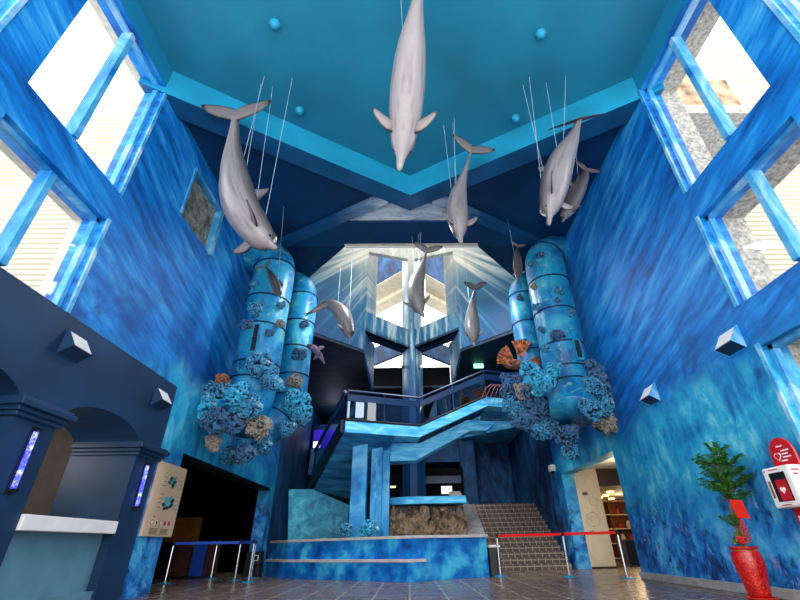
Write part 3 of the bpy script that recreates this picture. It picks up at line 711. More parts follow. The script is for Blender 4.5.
o = MB().box(-5.0, -4.1, 22.6, 22.95, 3.85, 5.1).build('parapet_box', M['panel'], origin=(-4.5, 22.7, 3.9)); tag(o, 'plain pale turquoise parapet panel under the purple screen', 'parapet')
for xa in (-2.55, -2.2):
    o = MB().box(xa, xa+(.1 if xa < -2.3 else .34), 17.6, 17.65, 5.35, 6.1).build('lit_notice', M['whitelit'], origin=(xa, 17.6, 5.4)); tag(o, ('narrow' if xa < -2.3 else 'wider')+' white lit notice behind the landing balustrade', 'sign')
ex = thing('exit_sign', (3.35, 19.2, 6.4), 'small green and white lit exit sign below the dark soffit', 'exit sign')
ey = 16.4; MB().box(2.72, 3.12, ey, ey+.06, 7.0, 7.17).build('sign_face', M['green'], ex); MB().box(2.72, 3.12, ey+.01, ey+.05, 7.17, 7.2).build('housing', M['white'], ex)
for sx in (-1, 1):
    o = thing('spotlight', (CX+sx*.38, CY+.1, 7.35), ('left' if sx < 0 else 'right')+' of two small dark spotlights on the central pillar', 'spotlight')
    MB().tube([(CX+sx*.38, CY+.2, 7.4), (CX+sx*.4, CY-.05, 7.3)], .07, 10).build('lamp_head', M['black' if sx < 0 else 'white'], o); MB().tube([(CX+sx*.36, CY+.4, 7.4), (CX+sx*.38, CY+.2, 7.4)], .03, 6).build('bracket', M['black'], o)
# shop contents
DL4 = ((7.6, 17.3, 2.3), (8.1, 19.6, 2.3), (8.0, 18.7, 2.3), (8.9, 20.3, 2.3))
for k_, (xx, yy, zz) in enumerate(DL4):
    o = MB().lathe([(.12, 0), (.12, .03)], (xx, yy, zz), 16).build('downlight', M['warm'], origin=(xx, yy, zz)); tag(o, 'round warm downlight in the shop ceiling', 'ceiling light', 'warm downlights in the shop')
sh = thing('shop_shelf', (9.3, 20.8, 0), 'lit wooden shop shelving full of goods, beyond the passage', 'shelves')
MB().box(7.6, 11.6, 21.2, 21.3, 0, 2.3).build('back_panel', M['wood'], sh)
for z_ in (.05, .6, 1.15, 1.7, 2.25): MB().box(7.6, 11.6, 20.8, 21.2, z_, z_+.04).build('shelf', M['cream'], sh)
for x_ in (7.6, 8.9, 10.2, 11.56): MB().box(x_, x_+.05, 20.8, 21.25, 0, 2.3).build('upright', M['wood'], sh)
rng = random.Random(11); gc = [plain('goods_%s' % n_, c, .5) for n_, c in (('teal', (50, 110, 130)), ('red', (190, 60, 50)), ('yellow', (220, 180, 80)), ('white', (220, 215, 205)), ('navy', (30, 40, 90)))]
for z_ in (.64, 1.19, 1.74):
    for q in range(10):
        x_ = 7.75+q*.37; h_ = rng.uniform(.18, .36)
        if any(abs(x_+.1-u_) < .14 for u_ in (8.92, 10.22)): continue
        o = MB().lathe([(.05, 0), (.09, .03), (.1, h_*.6), (.06, h_*.85), (.06, h_)], (x_+.1, 20.97, z_+.002), 10).build('souvenir', gc[rng.randrange(5)], origin=(x_+.1, 20.97, z_)); tag(o, 'small colourful souvenir on the lit shop shelves', 'souvenir', 'souvenirs on the shop shelves')
o = thing('shop_counter', (8.0, 17, 0), 'dark blue shop counter with wooden top near doorway edge', 'counter')
MB().box(7.5, 8.7, 16.8, 17.4, .001, .72).build('counter_body', plain('dark_navy_laminate', (26, 30, 56), .4), o); MB().box(7.45, 8.75, 16.75, 17.45, .721, .76).build('counter_top', M['wood'], o)
o = MB().box(6.2, 6.25, 16.0, 16.9, 0, 1.9).build('door_3', M['wood'], origin=(7.2, 16.4, 0)); struct(o)
for zz, w2 in ((2.05, .16), (.95, .12)):
    o = MB().box(5.72, 5.72+w2, 15.13, 15.158, zz, zz+.08).build('wall_plate', M['black' if zz > 2 else 'greycap'], origin=(5.8, 15.14, zz)); tag(o, ('dark' if zz > 2 else 'grey')+' small plate on the beige passage wall', 'wall plate')

# ------------------------------------------------------------------ pipes
def pipe(name, label, path, r, rings, slot=None):
    e = thing(name, path[-1], label, 'pipe')
    P_ = [Vector(p) for p in path]
    pts = []
    for i_ in range(len(P_)-1):
        p0 = P_[max(i_-1, 0)]; p1 = P_[i_]; p2 = P_[i_+1]; p3 = P_[min(i_+2, len(P_)-1)]
        for q in range(8):
            t = q/8; pts.append(.5*((2*p1)+(-p0+p2)*t+(2*p0-5*p1+4*p2-p3)*t*t+(-p0+3*p1-3*p2+p3)*t**3))
    pts.append(P_[-1])
    m_ = MB().tube(pts, r, 32); m_.build('pipe_body', M['pipe'], e, smooth=True)
    for z_ in rings:
        # nearest point on path
        k_ = min(range(len(pts)), key=lambda i_: abs(pts[i_].z-z_)); k_ = max(1, min(len(pts)-2, k_))
        T = (pts[k_+1]-pts[k_-1]).normalized(); c = pts[k_]
        if abs(T.z) > .98: c = Vector((c.x, c.y, z_))
        MB().tube([c-T*.022, c-T*.018, c+T*.018, c+T*.022], [r+.004, r+.022, r+.022, r+.004], 32).build('ring', M['navy2'], e, smooth=False)
    if slot:
        x_, y_, z0_, z1_ = slot; sgn = 1
        MB().box(x_-.1, x_+.1, y_-.03, y_+.05, z0_, z1_).build('gauge_frame', M['pipe'], e)
        g = MB().box(x_-.06, x_+.06, y_-.045, y_-.031, z0_+.06, z1_-.06).build('gauge_window', M['black'], e)
        t_ = MB(); nz = int((z1_-z0_)/.09); t_ = None
        for q in range(nz): MB().box(x_-.06, x_+.06, y_-.05, y_-.046, z0_+.08+q*.09, z0_+.1+q*.09).build('gauge_mark', M['rail'], g)
    return e
pipe('water_pipe', 'large turquoise pipe on left wall with black gauge slot', [(-5.45, 11.5, 9.0), (-4.8, 11.25, 8.92), (-4.25, 11.0, 8.55), (-4.08, 10.9, 8.0), (-4.1, 10.9, 6.4), (-4.1, 10.9, 4.5), (-4.15, 10.8, 3.9), (-4.3, 10.6, 3.45)], .6, (8.15, 7.0, 6.1, 5.0, 4.55), (-4.05, 10.29, 5.15, 6.02))
pipe('water_pipe', 'narrower turquoise pipe behind the large one on left', [(-4.7, 13.0, 9.0), (-4.2, 12.8, 8.9), (-3.7, 12.6, 8.5), (-3.57, 12.55, 7.9), (-3.57, 12.55, 6.0), (-3.57, 12.55, 4.7), (-3.75, 12.4, 4.0), (-4.2, 12.1, 3.45)], .48, (8.1, 7.1, 6.2, 5.3, 4.6, 4.0))
pipe('water_pipe', 'large turquoise pipe on right wall with black gauge slot', [(5.55, 11.5, 9.05), (4.95, 11.25, 9.0), (4.45, 11.0, 8.6), (4.33, 10.9, 8.0), (4.33, 10.9, 6.4), (4.33, 10.9, 4.7), (4.3, 10.8, 4.05), (4.2, 10.6, 3.55)], .6, (8.6, 7.55, 6.5, 5.45, 4.75, 4.3), (4.52, 10.29, 4.85, 5.45))
pipe('water_pipe', 'narrower turquoise pipe behind the large one on right', [(4.9, 13.0, 8.9), (4.5, 12.8, 8.8), (4.08, 12.6, 8.4), (3.97, 12.55, 7.8), (3.97, 12.55, 6.0), (3.97, 12.55, 4.9), (3.9, 12.4, 4.2), (3.85, 12.1, 3.7)], .46, (8.05, 7.0, 6.0, 5.2))

# corals: (x, y, z, size, kind)
def coral(x, y, z, s, kind, seed, label, group, flat=.75):
    s *= 1.06
    c = MB(); rng = random.Random(seed)
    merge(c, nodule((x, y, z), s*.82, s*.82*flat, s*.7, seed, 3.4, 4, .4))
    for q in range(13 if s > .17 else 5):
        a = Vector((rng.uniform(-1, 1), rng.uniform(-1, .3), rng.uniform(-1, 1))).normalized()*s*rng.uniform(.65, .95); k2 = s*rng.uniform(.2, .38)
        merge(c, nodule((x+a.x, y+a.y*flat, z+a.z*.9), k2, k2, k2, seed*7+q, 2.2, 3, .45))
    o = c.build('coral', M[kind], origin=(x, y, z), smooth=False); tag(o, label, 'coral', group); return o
GL = 'craggy coral clumps at the foot of the left pipes'; GR = 'craggy coral clumps at the foot of the right pipes'
LL = 'craggy blue-grey coral clump clustered at the foot of the left pipes'; LR = 'craggy blue-grey coral clump clustered at the foot of the right pipes'
L_c = [(-3.75, 10.25, 4.75, .36, 'coralb'), (-3.45, 10.3, 4.35, .26, 'coralb'), (-4.85, 10.6, 4.15, .38, 'coralb'), (-4.95, 10.5, 3.75, .36, 'corall'), (-4.1, 10.05, 3.9, .34, 'corall'),
  (-3.75, 10.05, 3.65, .3, 'coralb'), (-4.5, 10.2, 3.35, .36, 'corald'), (-4.1, 10.2, 3.3, .26, 'corald'), (-3.6, 10.4, 3.3, .3, 'coralg'), (-4.65, 10.5, 2.95, .2, 'coralg'), (-3.95, 10.9, 2.75, .24, 'corald'),
  (-3.15, 12.05, 4.35, .4, 'corall'), (-3.05, 12.1, 3.95, .3, 'coralb'), (-3.35, 11.9, 3.6, .24, 'coralb'), (-3.35, 12.1, 5.0, .22, 'coralg'), (-3.9, 11.7, 3.1, .28, 'coralb'), (-4.95, 12.2, 2.95, .26, 'coralb')]
for k_, (x, y, z, s, kd) in enumerate(L_c): coral(x, y, z, s, kd, k_+1, LL, GL)
coral(-1.72, 13.2, 1.14, .19, 'coralb', 200, 'blue-white coral mound at the foot of the left column', None)
coral(-1.12, 13.35, 1.14, .25, 'corall', 201, 'larger blue-white coral mound at the foot of middle column', None)
coral(-4.72, 10.4, 4.5, .17, 'coralo', 40, 'small rusty orange coral tuft above left coral cluster', None)
R_c = [(3.45, 10.35, 4.3, .34, 'corall'), (3.75, 10.2, 4.55, .2, 'corall'), (3.25, 10.6, 4.75, .22, 'corall'), (4.95, 10.6, 4.55, .42, 'corald'), (5.0, 10.5, 4.1, .36, 'corald'), (4.65, 10.2, 4.1, .26, 'coralb'), (4.9, 10.5, 3.7, .34, 'coralb'),
  (4.45, 10.1, 3.5, .28, 'coralb'), (4.95, 10.6, 3.3, .26, 'coralg'), (2.95, 11.6, 4.7, .3, 'corald'), (2.85, 11.5, 4.35, .26, 'corald'), (2.95, 11.5, 4.0, .3, 'coralb'), (3.15, 11.5, 3.6, .34, 'corald'), (3.55, 11.4, 3.3, .3, 'coralb'), (3.85, 11.3, 3.45, .3, 'corald'), (4.1, 11.1, 3.1, .3, 'corald'), (4.1, 11.2, 2.75, .22, 'coralb'), (3.5, 11.3, 3.9, .4, 'corald'), (3.25, 11.2, 4.3, .3, 'corald')]
for k_, (x, y, z, s, kd) in enumerate(R_c): coral(x, y, z, s, kd, k_+60, LR, GR)
coral(3.12, 11.1, 4.25, .24, 'coralg', 90, 'round rusty brown coral disc at the foot of right pipes', None, .4)
for k_, (x, y, z, s, kd) in enumerate([(-3.72, 10.45, 7.35, .15, 'corald'), (-3.57, 10.5, 6.7, .13, 'coralb'), (-4.2, 10.28, 6.45, .22, 'coralb'), (-4.35, 10.3, 6.0, .17, 'corald'), (-3.55, 10.55, 6.15, .15, 'coralg'), (-3.7, 10.35, 5.75, .13, 'corald'), (-4.4, 10.35, 7.3, .13, 'coralb'), (-3.3, 12.1, 6.9, .16, 'corald'), (-3.3, 12.05, 5.85, .22, 'corald')]):
    coral(x, y, z, s, kd, k_+120, 'small coral knob growing on the shaft of a left pipe', 'small coral knobs on the left pipe shafts', .5)
for k_, (x, y, z, s, kd) in enumerate([(4.05, 10.35, 8.3, .13, 'corald'), (3.78, 10.6, 8.1, .1, 'coralb'), (4.35, 10.28, 7.0, .15, 'coralb'), (3.78, 10.6, 7.3, .13, 'coralg'), (3.76, 10.6, 6.6, .16, 'coralb'), (4.25, 10.3, 6.65, .1, 'corald'), (4.55, 10.35, 6.3, .16, 'coralb'), (3.75, 10.6, 5.9, .12, 'corald'), (4.05, 10.35, 5.6, .2, 'corald'), (3.8, 10.6, 5.35, .15, 'coralb'), (3.75, 12.1, 7.8, .13, 'corald'), (3.7, 12.1, 6.1, .18, 'corald'), (3.5, 12.2, 5.5, .15, 'coralb')]):
    coral(x, y, z, s, kd, k_+150, 'small coral knob growing on the shaft of a right pipe', 'small coral knobs on the right pipe shafts', .5)

# ------------------------------------------------------------------ dolphins
def cat(P_, t):
    n_ = len(P_)-1; f_ = min(t*n_, n_-1e-6); i_ = int(f_); t = f_-i_
    p0 = P_[i_-1] if i_ > 0 else 2*P_[0]-P_[1]; p1 = P_[i_]; p2 = P_[i_+1]; p3 = P_[i_+2] if i_+2 <= n_ else 2*P_[n_]-P_[n_-1]
    return .5*((2*p1)+(-p0+p2)*t+(2*p0-5*p1+4*p2-p3)*t*t+(-p0+3*p1-3*p2+p3)*t**3)
PROF = [(0, .007), (.012, .014), (.05, .019), (.09, .024), (.115, .033), (.145, .048), (.18, .06), (.25, .076), (.34, .089), (.43, .093), (.52, .087), (.62, .072), (.72, .053), (.82, .035), (.9, .024), (.96, .018), (1, .014)]
def pr(t):
    for (a, ra), (b, rb) in zip(PROF[:-1], PROF[1:]):
        if t <= b: s_ = (t-a)/(b-a); return ra+(rb-ra)*s_
    return PROF[-1][1]
def fin(root, span, chord, norm, secs, th, name, mat, parent):
    """secs: (s along span, lead, trail along chord) in metres"""
    m_ = MB(); rim = []; K = 12; n_ = len(secs)
    for i_, (s, a, b) in enumerate(secs):
        q = i_/(n_-1)
        for j in range(K):
            ang = 2*math.pi*j/K; u = .5-.5*math.cos(ang); w = math.sin(ang)*(.9 if ang < math.pi else .9)*th*(1-q*.75)
            m_.v.append(tuple(root+span*s+chord*(a+(b-a)*u)+norm*w*.5)); rim.append(max(abs(2*u-1)**2.2, q**3))
    for i_ in range(n_-1):
        for j in range(K): a = i_*K+j; b = i_*K+(j+1) % K; m_.f.append((a, b, b+K, a+K))
    m_.f.append(tuple(range(K-1, -1, -1))); m_.f.append(tuple((n_-1)*K+j for j in range(K)))
    m_.attr['rim'] = rim; m_.attr['back'] = [.35]*len(rim)
    return m_.build(name, mat, parent, smooth=True)
def ceil_z(x, y):
    if y < yF(x): return ZC
    if y < 9.9: return ZB+.2
    return ZB if y < 11 else 14.62
def dolphin(pts, dorsal, label, mat='dol', fat=1.0, fl=(1, 1), wires=2, fluke_roll=0.0, chord=None, span=None, flip=(.9, -.15), beak=1.0):
    P_ = [Vector(p) for p in pts]; mid = cat(P_, .45)
    e = thing('dolphin', tuple(mid), label, 'dolphin sculpture', 'dolphins hanging from the ceiling')
    S_ = [cat(P_, i_/60) for i_ in range(61)]; L_ = sum((S_[i_+1]-S_[i_]).length for i_ in range(60))
    dorsal = Vector(dorsal).normalized(); m_ = MB(); back = []; rim = []; along = []; K = 28; N = 64; fr = []
    for i_ in range(N+1):
        t = i_/N; c = cat(P_, t); T = (cat(P_, min(t+.02, 1))-cat(P_, max(t-.02, 0))).normalized()
        D = (dorsal-T*dorsal.dot(T)).normalized(); S = T.cross(D); fr.append((c, T, D, S))
        r = pr(t)*L_*fat
        melon = math.exp(-((t-.145)/.035)**2)*.014*L_
        w = 1.0 if t < .6 else 1.0-.45*(t-.6)/.4; h = 1.0 if t < .6 else 1+.35*(t-.6)/.4
        if t < .1: h = .8
        for j in range(K):
            a = 2*math.pi*j/K; ca, sa = math.cos(a), math.sin(a)
            rr = D*(ca*r*h + (melon if ca > 0 else 0)*ca) + S*(sa*r*w)
            m_.v.append(tuple(c+rr)); back.append(.5+.5*ca); rim.append(0.0); along.append(t)
    for i_ in range(N):
        for j in range(K): a = i_*K+j; b = i_*K+(j+1) % K; m_.f.append((a, b, b+K, a+K))
    m_.f.append(tuple(range(K-1, -1, -1))); m_.f.append(tuple(N*K+j for j in range(K)))
    m_.attr['back'] = back; m_.attr['rim'] = rim; m_.attr['along'] = along
    mt = M[mat]; body = m_.build('body', mt, e, smooth=True)
    def F(t): return fr[int(round(t*N))]
    c, T, D, S = F(.50)
    r = pr(.5)*L_*fat
    l = L_
    fin(c+D*(r*.82)-T*.03*l, D, T, S, [(0, -.05*l, .07*l), (.03*l, -.01*l, .075*l), (.06*l, .03*l, .085*l), (.085*l, .065*l, .098*l), (.10*l, .095*l, .108*l)], .022*l, 'dorsal_fin', mt, e)
    c, T, D, S = F(.24)
    r = pr(.24)*L_*fat
    for k_, s in enumerate((-1, 1)):
        if not fl[k_]: continue
        spn = (S*s*flip[0]*fl[k_] - D*.35 + T*.35*flip[1]*-1).normalized(); ch = (T-spn*T.dot(spn)).normalized(); nm = spn.cross(ch)
        fin(c+S*s*r*.8-D*r*.45, spn, ch, nm, [(-.01*l, -.024*l, .034*l), (.022*l, -.024*l, .038*l), (.046*l, -.014*l, .043*l), (.07*l, .006*l, .048*l), (.088*l, .026*l, .052*l), (.097*l, .04*l, .055*l)], .02*l, 'flipper', mt, e)
    c, T, D, S = fr[-1]
    if chord: T = Vector(chord).normalized(); D = (D-T*D.dot(T)).normalized(); S = T.cross(D)
    S2 = (S*math.cos(fluke_roll)+D*math.sin(fluke_roll)); D2 = T.cross(S2)
    if span: S2 = Vector(span).normalized(); S2 = (S2-T*S2.dot(T)).normalized(); D2 = T.cross(S2)
    fk = MB(); rimv = []; K2 = 12; secs = []
    prof = [(1.0, .07, .085), (.9, .05, .084), (.75, .028, .08), (.5, .004, .074), (.25, -.012, .062), (.08, -.022, .05)]
    secs = [(-a, b, c_) for a, b, c_ in prof]+[(0, -.025, .036)]+[(a, b, c_) for a, b, c_ in prof[::-1]]
    for (s, a, b) in secs:
        q = abs(s)
        for j in range(K2):
            ang = 2*math.pi*j/K2; u = .5-.5*math.cos(ang); w = math.sin(ang)*.024*l*(1-q*.8)
            fk.v.append(tuple(c+S2*s*.19*l+T*(a+(b-a)*u)*1.3*l+D2*w*.5)); rimv.append(max(abs(2*u-1)**2.4, q**4))
    for i_ in range(len(secs)-1):
        for j in range(K2): a = i_*K2+j; b = i_*K2+(j+1) % K2; fk.f.append((a, b, b+K2, a+K2))
    fk.f.append(tuple(range(K2-1, -1, -1))); fk.f.append(tuple((len(secs)-1)*K2+j for j in range(K2)))
    fk.attr['rim'] = rimv; fk.attr['back'] = [.15]*len(rimv); fk.build('tail_fluke', mt, e, smooth=True)
    c, T, D, S = F(.135); r = pr(.135)*L_*fat
    for s in (-1, 1):
        p = c+S*s*r*.93+D*r*.1
        MB().tube([p-S*s*.008*l, p+S*s*.006*l], [.010*l, .006*l], 10).build('eye', M['black'], body)
    # wires
    for k_, t in enumerate([.4, .62, .3, .7][:wires]):
        c, T, D, S = F(t); r = pr(t)*L_*fat*.9
        o_ = (D*r if D.z > -.2 else D*r); p = c+o_*.9
        off = Vector(((k_-1)*.12, -.25-.08*k_, 0)); tz = ceil_z(p.x+off.x, p.y+off.y)
        MB().tube([p, (p.x+off.x, p.y+off.y, tz)], .0055, 5).build('suspension_wire', M['wire'], e)
    return e
def Y(pts, y, s):  # rescale traced depth
    k_ = y/s; return [(p[0]*k_, y, .75+(p[2]-.75)*k_) for p in pts]
dolphin([(-2.28, 6.0, 5.28), (-2.58, 6.0, 5.53), (-3.10, 6.05, 6.30), (-3.42, 6.1, 7.2), (-3.6, 6.1, 8.0), (-3.69, 6.0, 8.85)], (.8, .55, .3), 'silver dolphin hanging nose down at far left, tail by the beam', wires=4, fl=(1, 1), fat=.92, fluke_roll=-.95)
dolphin([(-.1, 4.2, 5.26), (-.04, 4.15, 5.85), (.02, 3.95, 6.6), (.1, 3.6, 7.3), (.2, 3.3, 8.0), (.3, 2.95, 8.6)], (.0, 1, .1), 'largest dolphin at top centre, belly towards us, tail cut off', fat=.78, wires=2, flip=(1.0, -.6))
k_ = 7.0/8.0
dolphin([(1.29*k_, 7.0, 6.14), (1.27*k_, 7.0, 6.65), (1.29*k_, 7.05, 7.3), (1.5*k_, 7.1, 8.1), (1.8*k_, 7.0, 8.95)], (-.2, 1, .0), 'pale slender dolphin right of centre, belly forward, broad raised fluke', fat=.9, wires=3, flip=(1.0, -.5))
k_ = 6.0/6.8
dolphin([(2.91*k_, 5.9, 5.7), (3.14*k_, 5.95, 6.42), (3.54*k_, 6.0, 7.36), (4.02*k_, 6.05, 8.2), (4.34*k_, 6.0, 8.8)], (-.75, .7, .2), 'big silver dolphin upper right, fluke seen nearly edge-on', fat=.92, wires=4, fl=(1, 1), chord=(.25, .8, .75), span=(.9, 0, .28))
k_ = 7.5/9.5
dolphin([(4.56*k_, 7.5, 7.14), (4.83*k_, 7.5, 7.52), (5.3*k_, 7.5, 8.16), (5.66*k_, 7.5, 8.67), (5.75*k_, 7.5, 8.82)], (-.75, -.3, .4), 'small grey-backed dolphin beside the big one at upper right', fat=1.1, wires=2, span=(.9, .1, .35))
dolphin([(.46, 10.4, 6.21), (.3, 10.45, 6.66), (.27, 10.5, 7.3), (.45, 10.5, 7.95), (.6, 10.4, 8.5)], (.1, 1, .1), 'dark-backed dolphin hanging in front of the central pillar', mat='dold', fat=1.2, wires=3, flip=(1, .1))
k_ = 9.6/10.8
dolphin([(-3.71*k_, 9.6, 6.38), (-3.89*k_, 9.6, 6.71), (-4.14*k_, 9.55, 7.12), (-4.36*k_, 9.6, 7.39)], (.6, -.6, .4), 'small dark-backed dolphin before the left large pipe', mat='dold', fat=1.15, wires=1, span=(.9, .1, .3))
k_ = 11.4/12.8
dolphin([(-1.88*k_, 11.4, 5.93), (-2.02*k_, 11.4, 6.4), (-2.3*k_, 11.4, 6.95), (-2.75*k_, 11.4, 7.22), (-3.3*k_, 11.4, 6.95)], (.5, -.2, .8), 'arched grey dolphin diving beside the narrow left pipe', fat=1.25, wires=2)
dolphin([(2.1, 12.2, 6.1), (2.09, 12.2, 6.5), (2.1, 12.2, 7.0), (2.12, 11.9, 7.5), (2.16, 11.4, 7.75)], (.1, 1, -.2), 'small brownish dolphin above the green exit sign', mat='dold', fat=1.3, wires=1, span=(.9, .1, .35), chord=(0, -.5, .8))
k_ = 10.3/12.2
dolphin([(3.76*k_, 10.2, 7.18), (3.85*k_, 10.2, 7.7), (3.9*k_, 10.2, 8.2), (3.98*k_, 10.2, 8.5)], (-.6, -.8, .1), 'small dolphin with a brown stripe before right narrow pipe', fat=1.1, wires=1, span=(.9, .1, .35))

# fish on the right pipe, ray fish on left pipe
e = thing('orange_fish', (3.45, 12.1, 5.5), 'orange scorpionfish perched against the narrow right pipe', 'fish sculpture')
kf = 12.0/13.5; c = MB(); fx, fy, fz = 3.42, 11.9, 5.42
merge(c, lump((fx-.2, fy, fz-.05), .36, .15, .15, 7, .08, 1.4, 4)); c.attr['back'] = [0]*len(c.v)
c.build('body', M['coralo'], e, smooth=True)
M['finm'] = plain('orange_fin', (214, 118, 82), .6, .2, var=.35, scale=9)
def fan(ctr, ang, spread, rad, name, y_):
    m_ = MB(); n_ = 16
    for k3 in (0, 1):
        for i_ in range(n_+1):
            a_ = ang-spread/2+spread*i_/n_; z3 = .03*(1 if i_ % 2 else -1)
            for q, rr_ in enumerate((.12, .5, .85, 1.0+.08*(i_ % 2))):
                m_.v.append((ctr[0]+math.cos(a_)*rad*rr_, y_+k3*.02+z3*rr_-.12*rr_, ctr[1]+math.sin(a_)*rad*rr_))
    st = 4*(n_+1)
    for i_ in range(n_):
        for q in range(3):
            a0 = i_*4+q; m_.f.append((a0, a0+1, a0+5, a0+4)); m_.f.append((st+a0, st+a0+4, st+a0+5, st+a0+1))
        a0 = i_*4+3; m_.f.append((a0, st+a0, st+a0+4, a0+4)); a0 = i_*4; m_.f.append((a0, a0+4, st+a0+4, st+a0))
    for i_ in (0, n_):
        for q in range(3): a0 = i_*4+q; m_.f.append((a0, st+a0, st+a0+1, a0+1))
    m_.build(name, M['finm'], e)
fan((fx-.2, fz-.05), math.radians(150), 1.3, .55, 'pectoral_fin', fy-.1)
fan((fx+.02, fz+.1), math.radians(88), 1.0, .58, 'dorsal_fin', fy)
fan((fx+.1, fz-.05), math.radians(10), .8, .4, 'tail_fin', fy)
for z_ in (1, ): MB().lathe([(.03, 0), (.02, .02)], (fx-.42, fy-.15, fz-.02), 10).build('eye', M['black'], e)
e = thing('lobster', (2.9, 12, 4.6), 'spindly pink feather-armed creature left of the right coral cluster', 'coral sculpture')
rng = random.Random(5)
for q in range(7):
    x0_, z0_ = 3.1-q*.09, 4.74; ln = .07+.012*q; pts = [(x0_, 12.0, z0_)]
    for j in range(1, 5): pts.append((x0_-ln*j, 12.0-.04*j-.01*q, z0_+.06*math.sin(j*1.1)-.035*j*j))
    MB().tube(pts, [.014, .016, .014, .01, .004], 6).build('arm', M['pink'], e)
MB().tube([(3.35, 12.05, 4.62), (3.0, 12.0, 4.75), (2.6, 12.0, 4.78)], [.02, .03, .012], 8).build('body', M['pink'], e)
e = thing('ray_fish', (-2.95, 12.0, 6.0), 'dusty pink small fish sticking out from the narrow left pipe', 'fish sculpture')
M['raym'] = plain('violet_grey_skin', (120, 100, 124), .6, .2, var=.2, scale=6)
MB().tube([(-3.1, 12.1, 6.15), (-2.9, 12.0, 6.05), (-2.65, 12.0, 5.75), (-2.5, 12.0, 5.5)], [.06, .1, .08, .02], 10).build('body', M['raym'], e, smooth=True)
fin(Vector((-2.85, 12.0, 6.0)), Vector((.8, 0, .5)).normalized(), Vector((.5, 0, -.8)).normalized(), Vector((0, 1, 0)), [(0, -.1, .15), (.15, -.02, .14), (.28, .06, .12)], .03, 'pectoral_fin', M['raym'], e)
fin(Vector((-2.75, 12.0, 5.85)), Vector((-.7, 0, -.6)).normalized(), Vector((.5, 0, -.8)).normalized(), Vector((0, 1, 0)), [(0, -.05, .12), (.1, 0, .12), (.2, .06, .1)], .03, 'pectoral_fin', M['raym'], e)

# ------------------------------------------------------------------ wall lamps, domes, camera
def wlamp(side, y, z, label):
    s = 1 if side == 'L' else -1; x = LX+.013 if side == 'L' else RX-.002
    if side == 'L' and y > 9: x = LX+.002
    e = thing('wall_light', (x, y, z), label, 'wall light', 'wedge wall lights')
    w, h, d = .42, .34, .19
    bd = MB(); A0 = [(x, z+h/2), (x+s*d*.18, z+h/2), (x+s*d, z-h*.2), (x, z-h/2)]
    bd.prism([(a, y-w/2+.012, b) for a, b in A0], (0, w-.024, 0)); bd.build('housing', M['navy'], e)
    for yy in (y-w/2, y+w/2-.01): MB().prism([(a, yy, b) for a, b in [(x, z+h/2+.02), (x+s*d*.2, z+h/2+.02), (x+s*(d+.02), z-h*.2), (x, z-h/2-.02)]], (0, .01, 0)).build('side_plate', M['winframe' if side == 'R' else 'navy'], e)
    a, b = Vector((x+s*d*.2, 0, z+h/2-.01)), Vector((x+s*(d-.002), 0, z-h*.2+.01)); nrm = Vector((s*.6, 0, .8))*.012
    MB().prism([(a.x, y-w/2+.03, a.z), (b.x, y-w/2+.03, b.z), (b.x, y+w/2-.03, b.z), (a.x, y+w/2-.03, a.z)], nrm).build('diffuser', M['white'], e)
wlamp('L', 5.98, 3.45, 'wedge wall light on the navy arcade above first pilaster')
wlamp('L', 8.55, 3.42, 'wedge wall light on the navy arcade above second pilaster')
wlamp('L', 11.3, 3.2, 'wedge wall light on turquoise wall below the left coral')
wlamp('R', 6.02, 3.43, 'wedge wall light on right wall between the windows')
wlamp('R', 8.6, 3.38, 'wedge wall light on right mural left of the window column')
wlamp('R', 11.2, 3.4, 'wedge wall light against the coral at right')
wlamp('R', 13.5, 3.15, 'wedge wall light below the right coral over passage')
for k_, (x, y, lab) in enumerate(((-2.6, 4.6, 'blue ceiling dome at left front of ceiling'), (-2.55, 6.55, 'blue ceiling dome near the left beam'), (2.8, 4.75, 'blue ceiling dome at right front of ceiling'), (2.72, 6.75, 'blue ceiling dome near the right beam'))):
    o = MB().lathe([(.11, 0), (.11, -.03), (.09, -.09), (.05, -.13), (.01, -.145)], (x, y, ZC-.001), 18).build('ceiling_dome', M['beamface'], origin=(x, y, ZC), smooth=True); tag(o, lab, 'ceiling dome')
e = thing('security_camera', (5.0, 15.6, 2.9), 'white security camera on the wall left of the passage', 'security camera')
MB().tube([(5.14, 15.55, 2.95), (4.95, 15.4, 2.95)], .025, 8).build('bracket', M['white'], e); MB().box(4.82, 5.0, 15.2, 15.5, 2.82, 3.02).build('camera_body', M['white'], e, bevel=.02)
MB().lathe([(.05, 0), (.05, -.02), (.03, -.07)], (4.9, 15.3, 2.82), 12).build('lens', M['black'], e)

# ------------------------------------------------------------------ rope posts
def post(x, y, label, group, side):
    e = thing('barrier_post', (x, y, 0), label, 'barrier post', group)
    MB().lathe([(.17, 0.001), (.17, .012), (.1, .03), (.03, .04)], (x, y, 0), 24).build('base', M['cyanrim'], e)
    MB().lathe([(.026, .04), (.026, .88)], (x, y, 0), 14).build('pole', M['chrome'], e)
    MB().lathe([(.03, .85), (.036, .86), (.036, .935), (.028, .95)], (x, y, 0), 14).build('head', M['black'], e)
def belt(a, b, mat, label, cat_='rope barrier'):
    a = Vector((*a, .9)); b = Vector((*b, .9)); d = (b-a).normalized(); a += d*.04; b -= d*.04; nrm = d.cross(Vector((0, 0, 1)))*.004
    m_ = MB(); m_.prism([a-Vector((0, 0, .03)), b-Vector((0, 0, .03)), b+Vector((0, 0, .03)), a+Vector((0, 0, .03))], nrm)
    o = m_.build('barrier_belt', mat, origin=tuple((a+b)/2)); tag(o, label, 'barrier belt')
RP = [(2.31, 12.77, 'chrome rope post beside the right end of pool wall'), (3.8, 11.92, 'middle chrome rope post of the red barrier'), (4.84, 11.14, 'chrome rope post in front of the passage opening')]
for x, y, l_ in RP: post(x, y, l_, 'red belt posts', 'R')
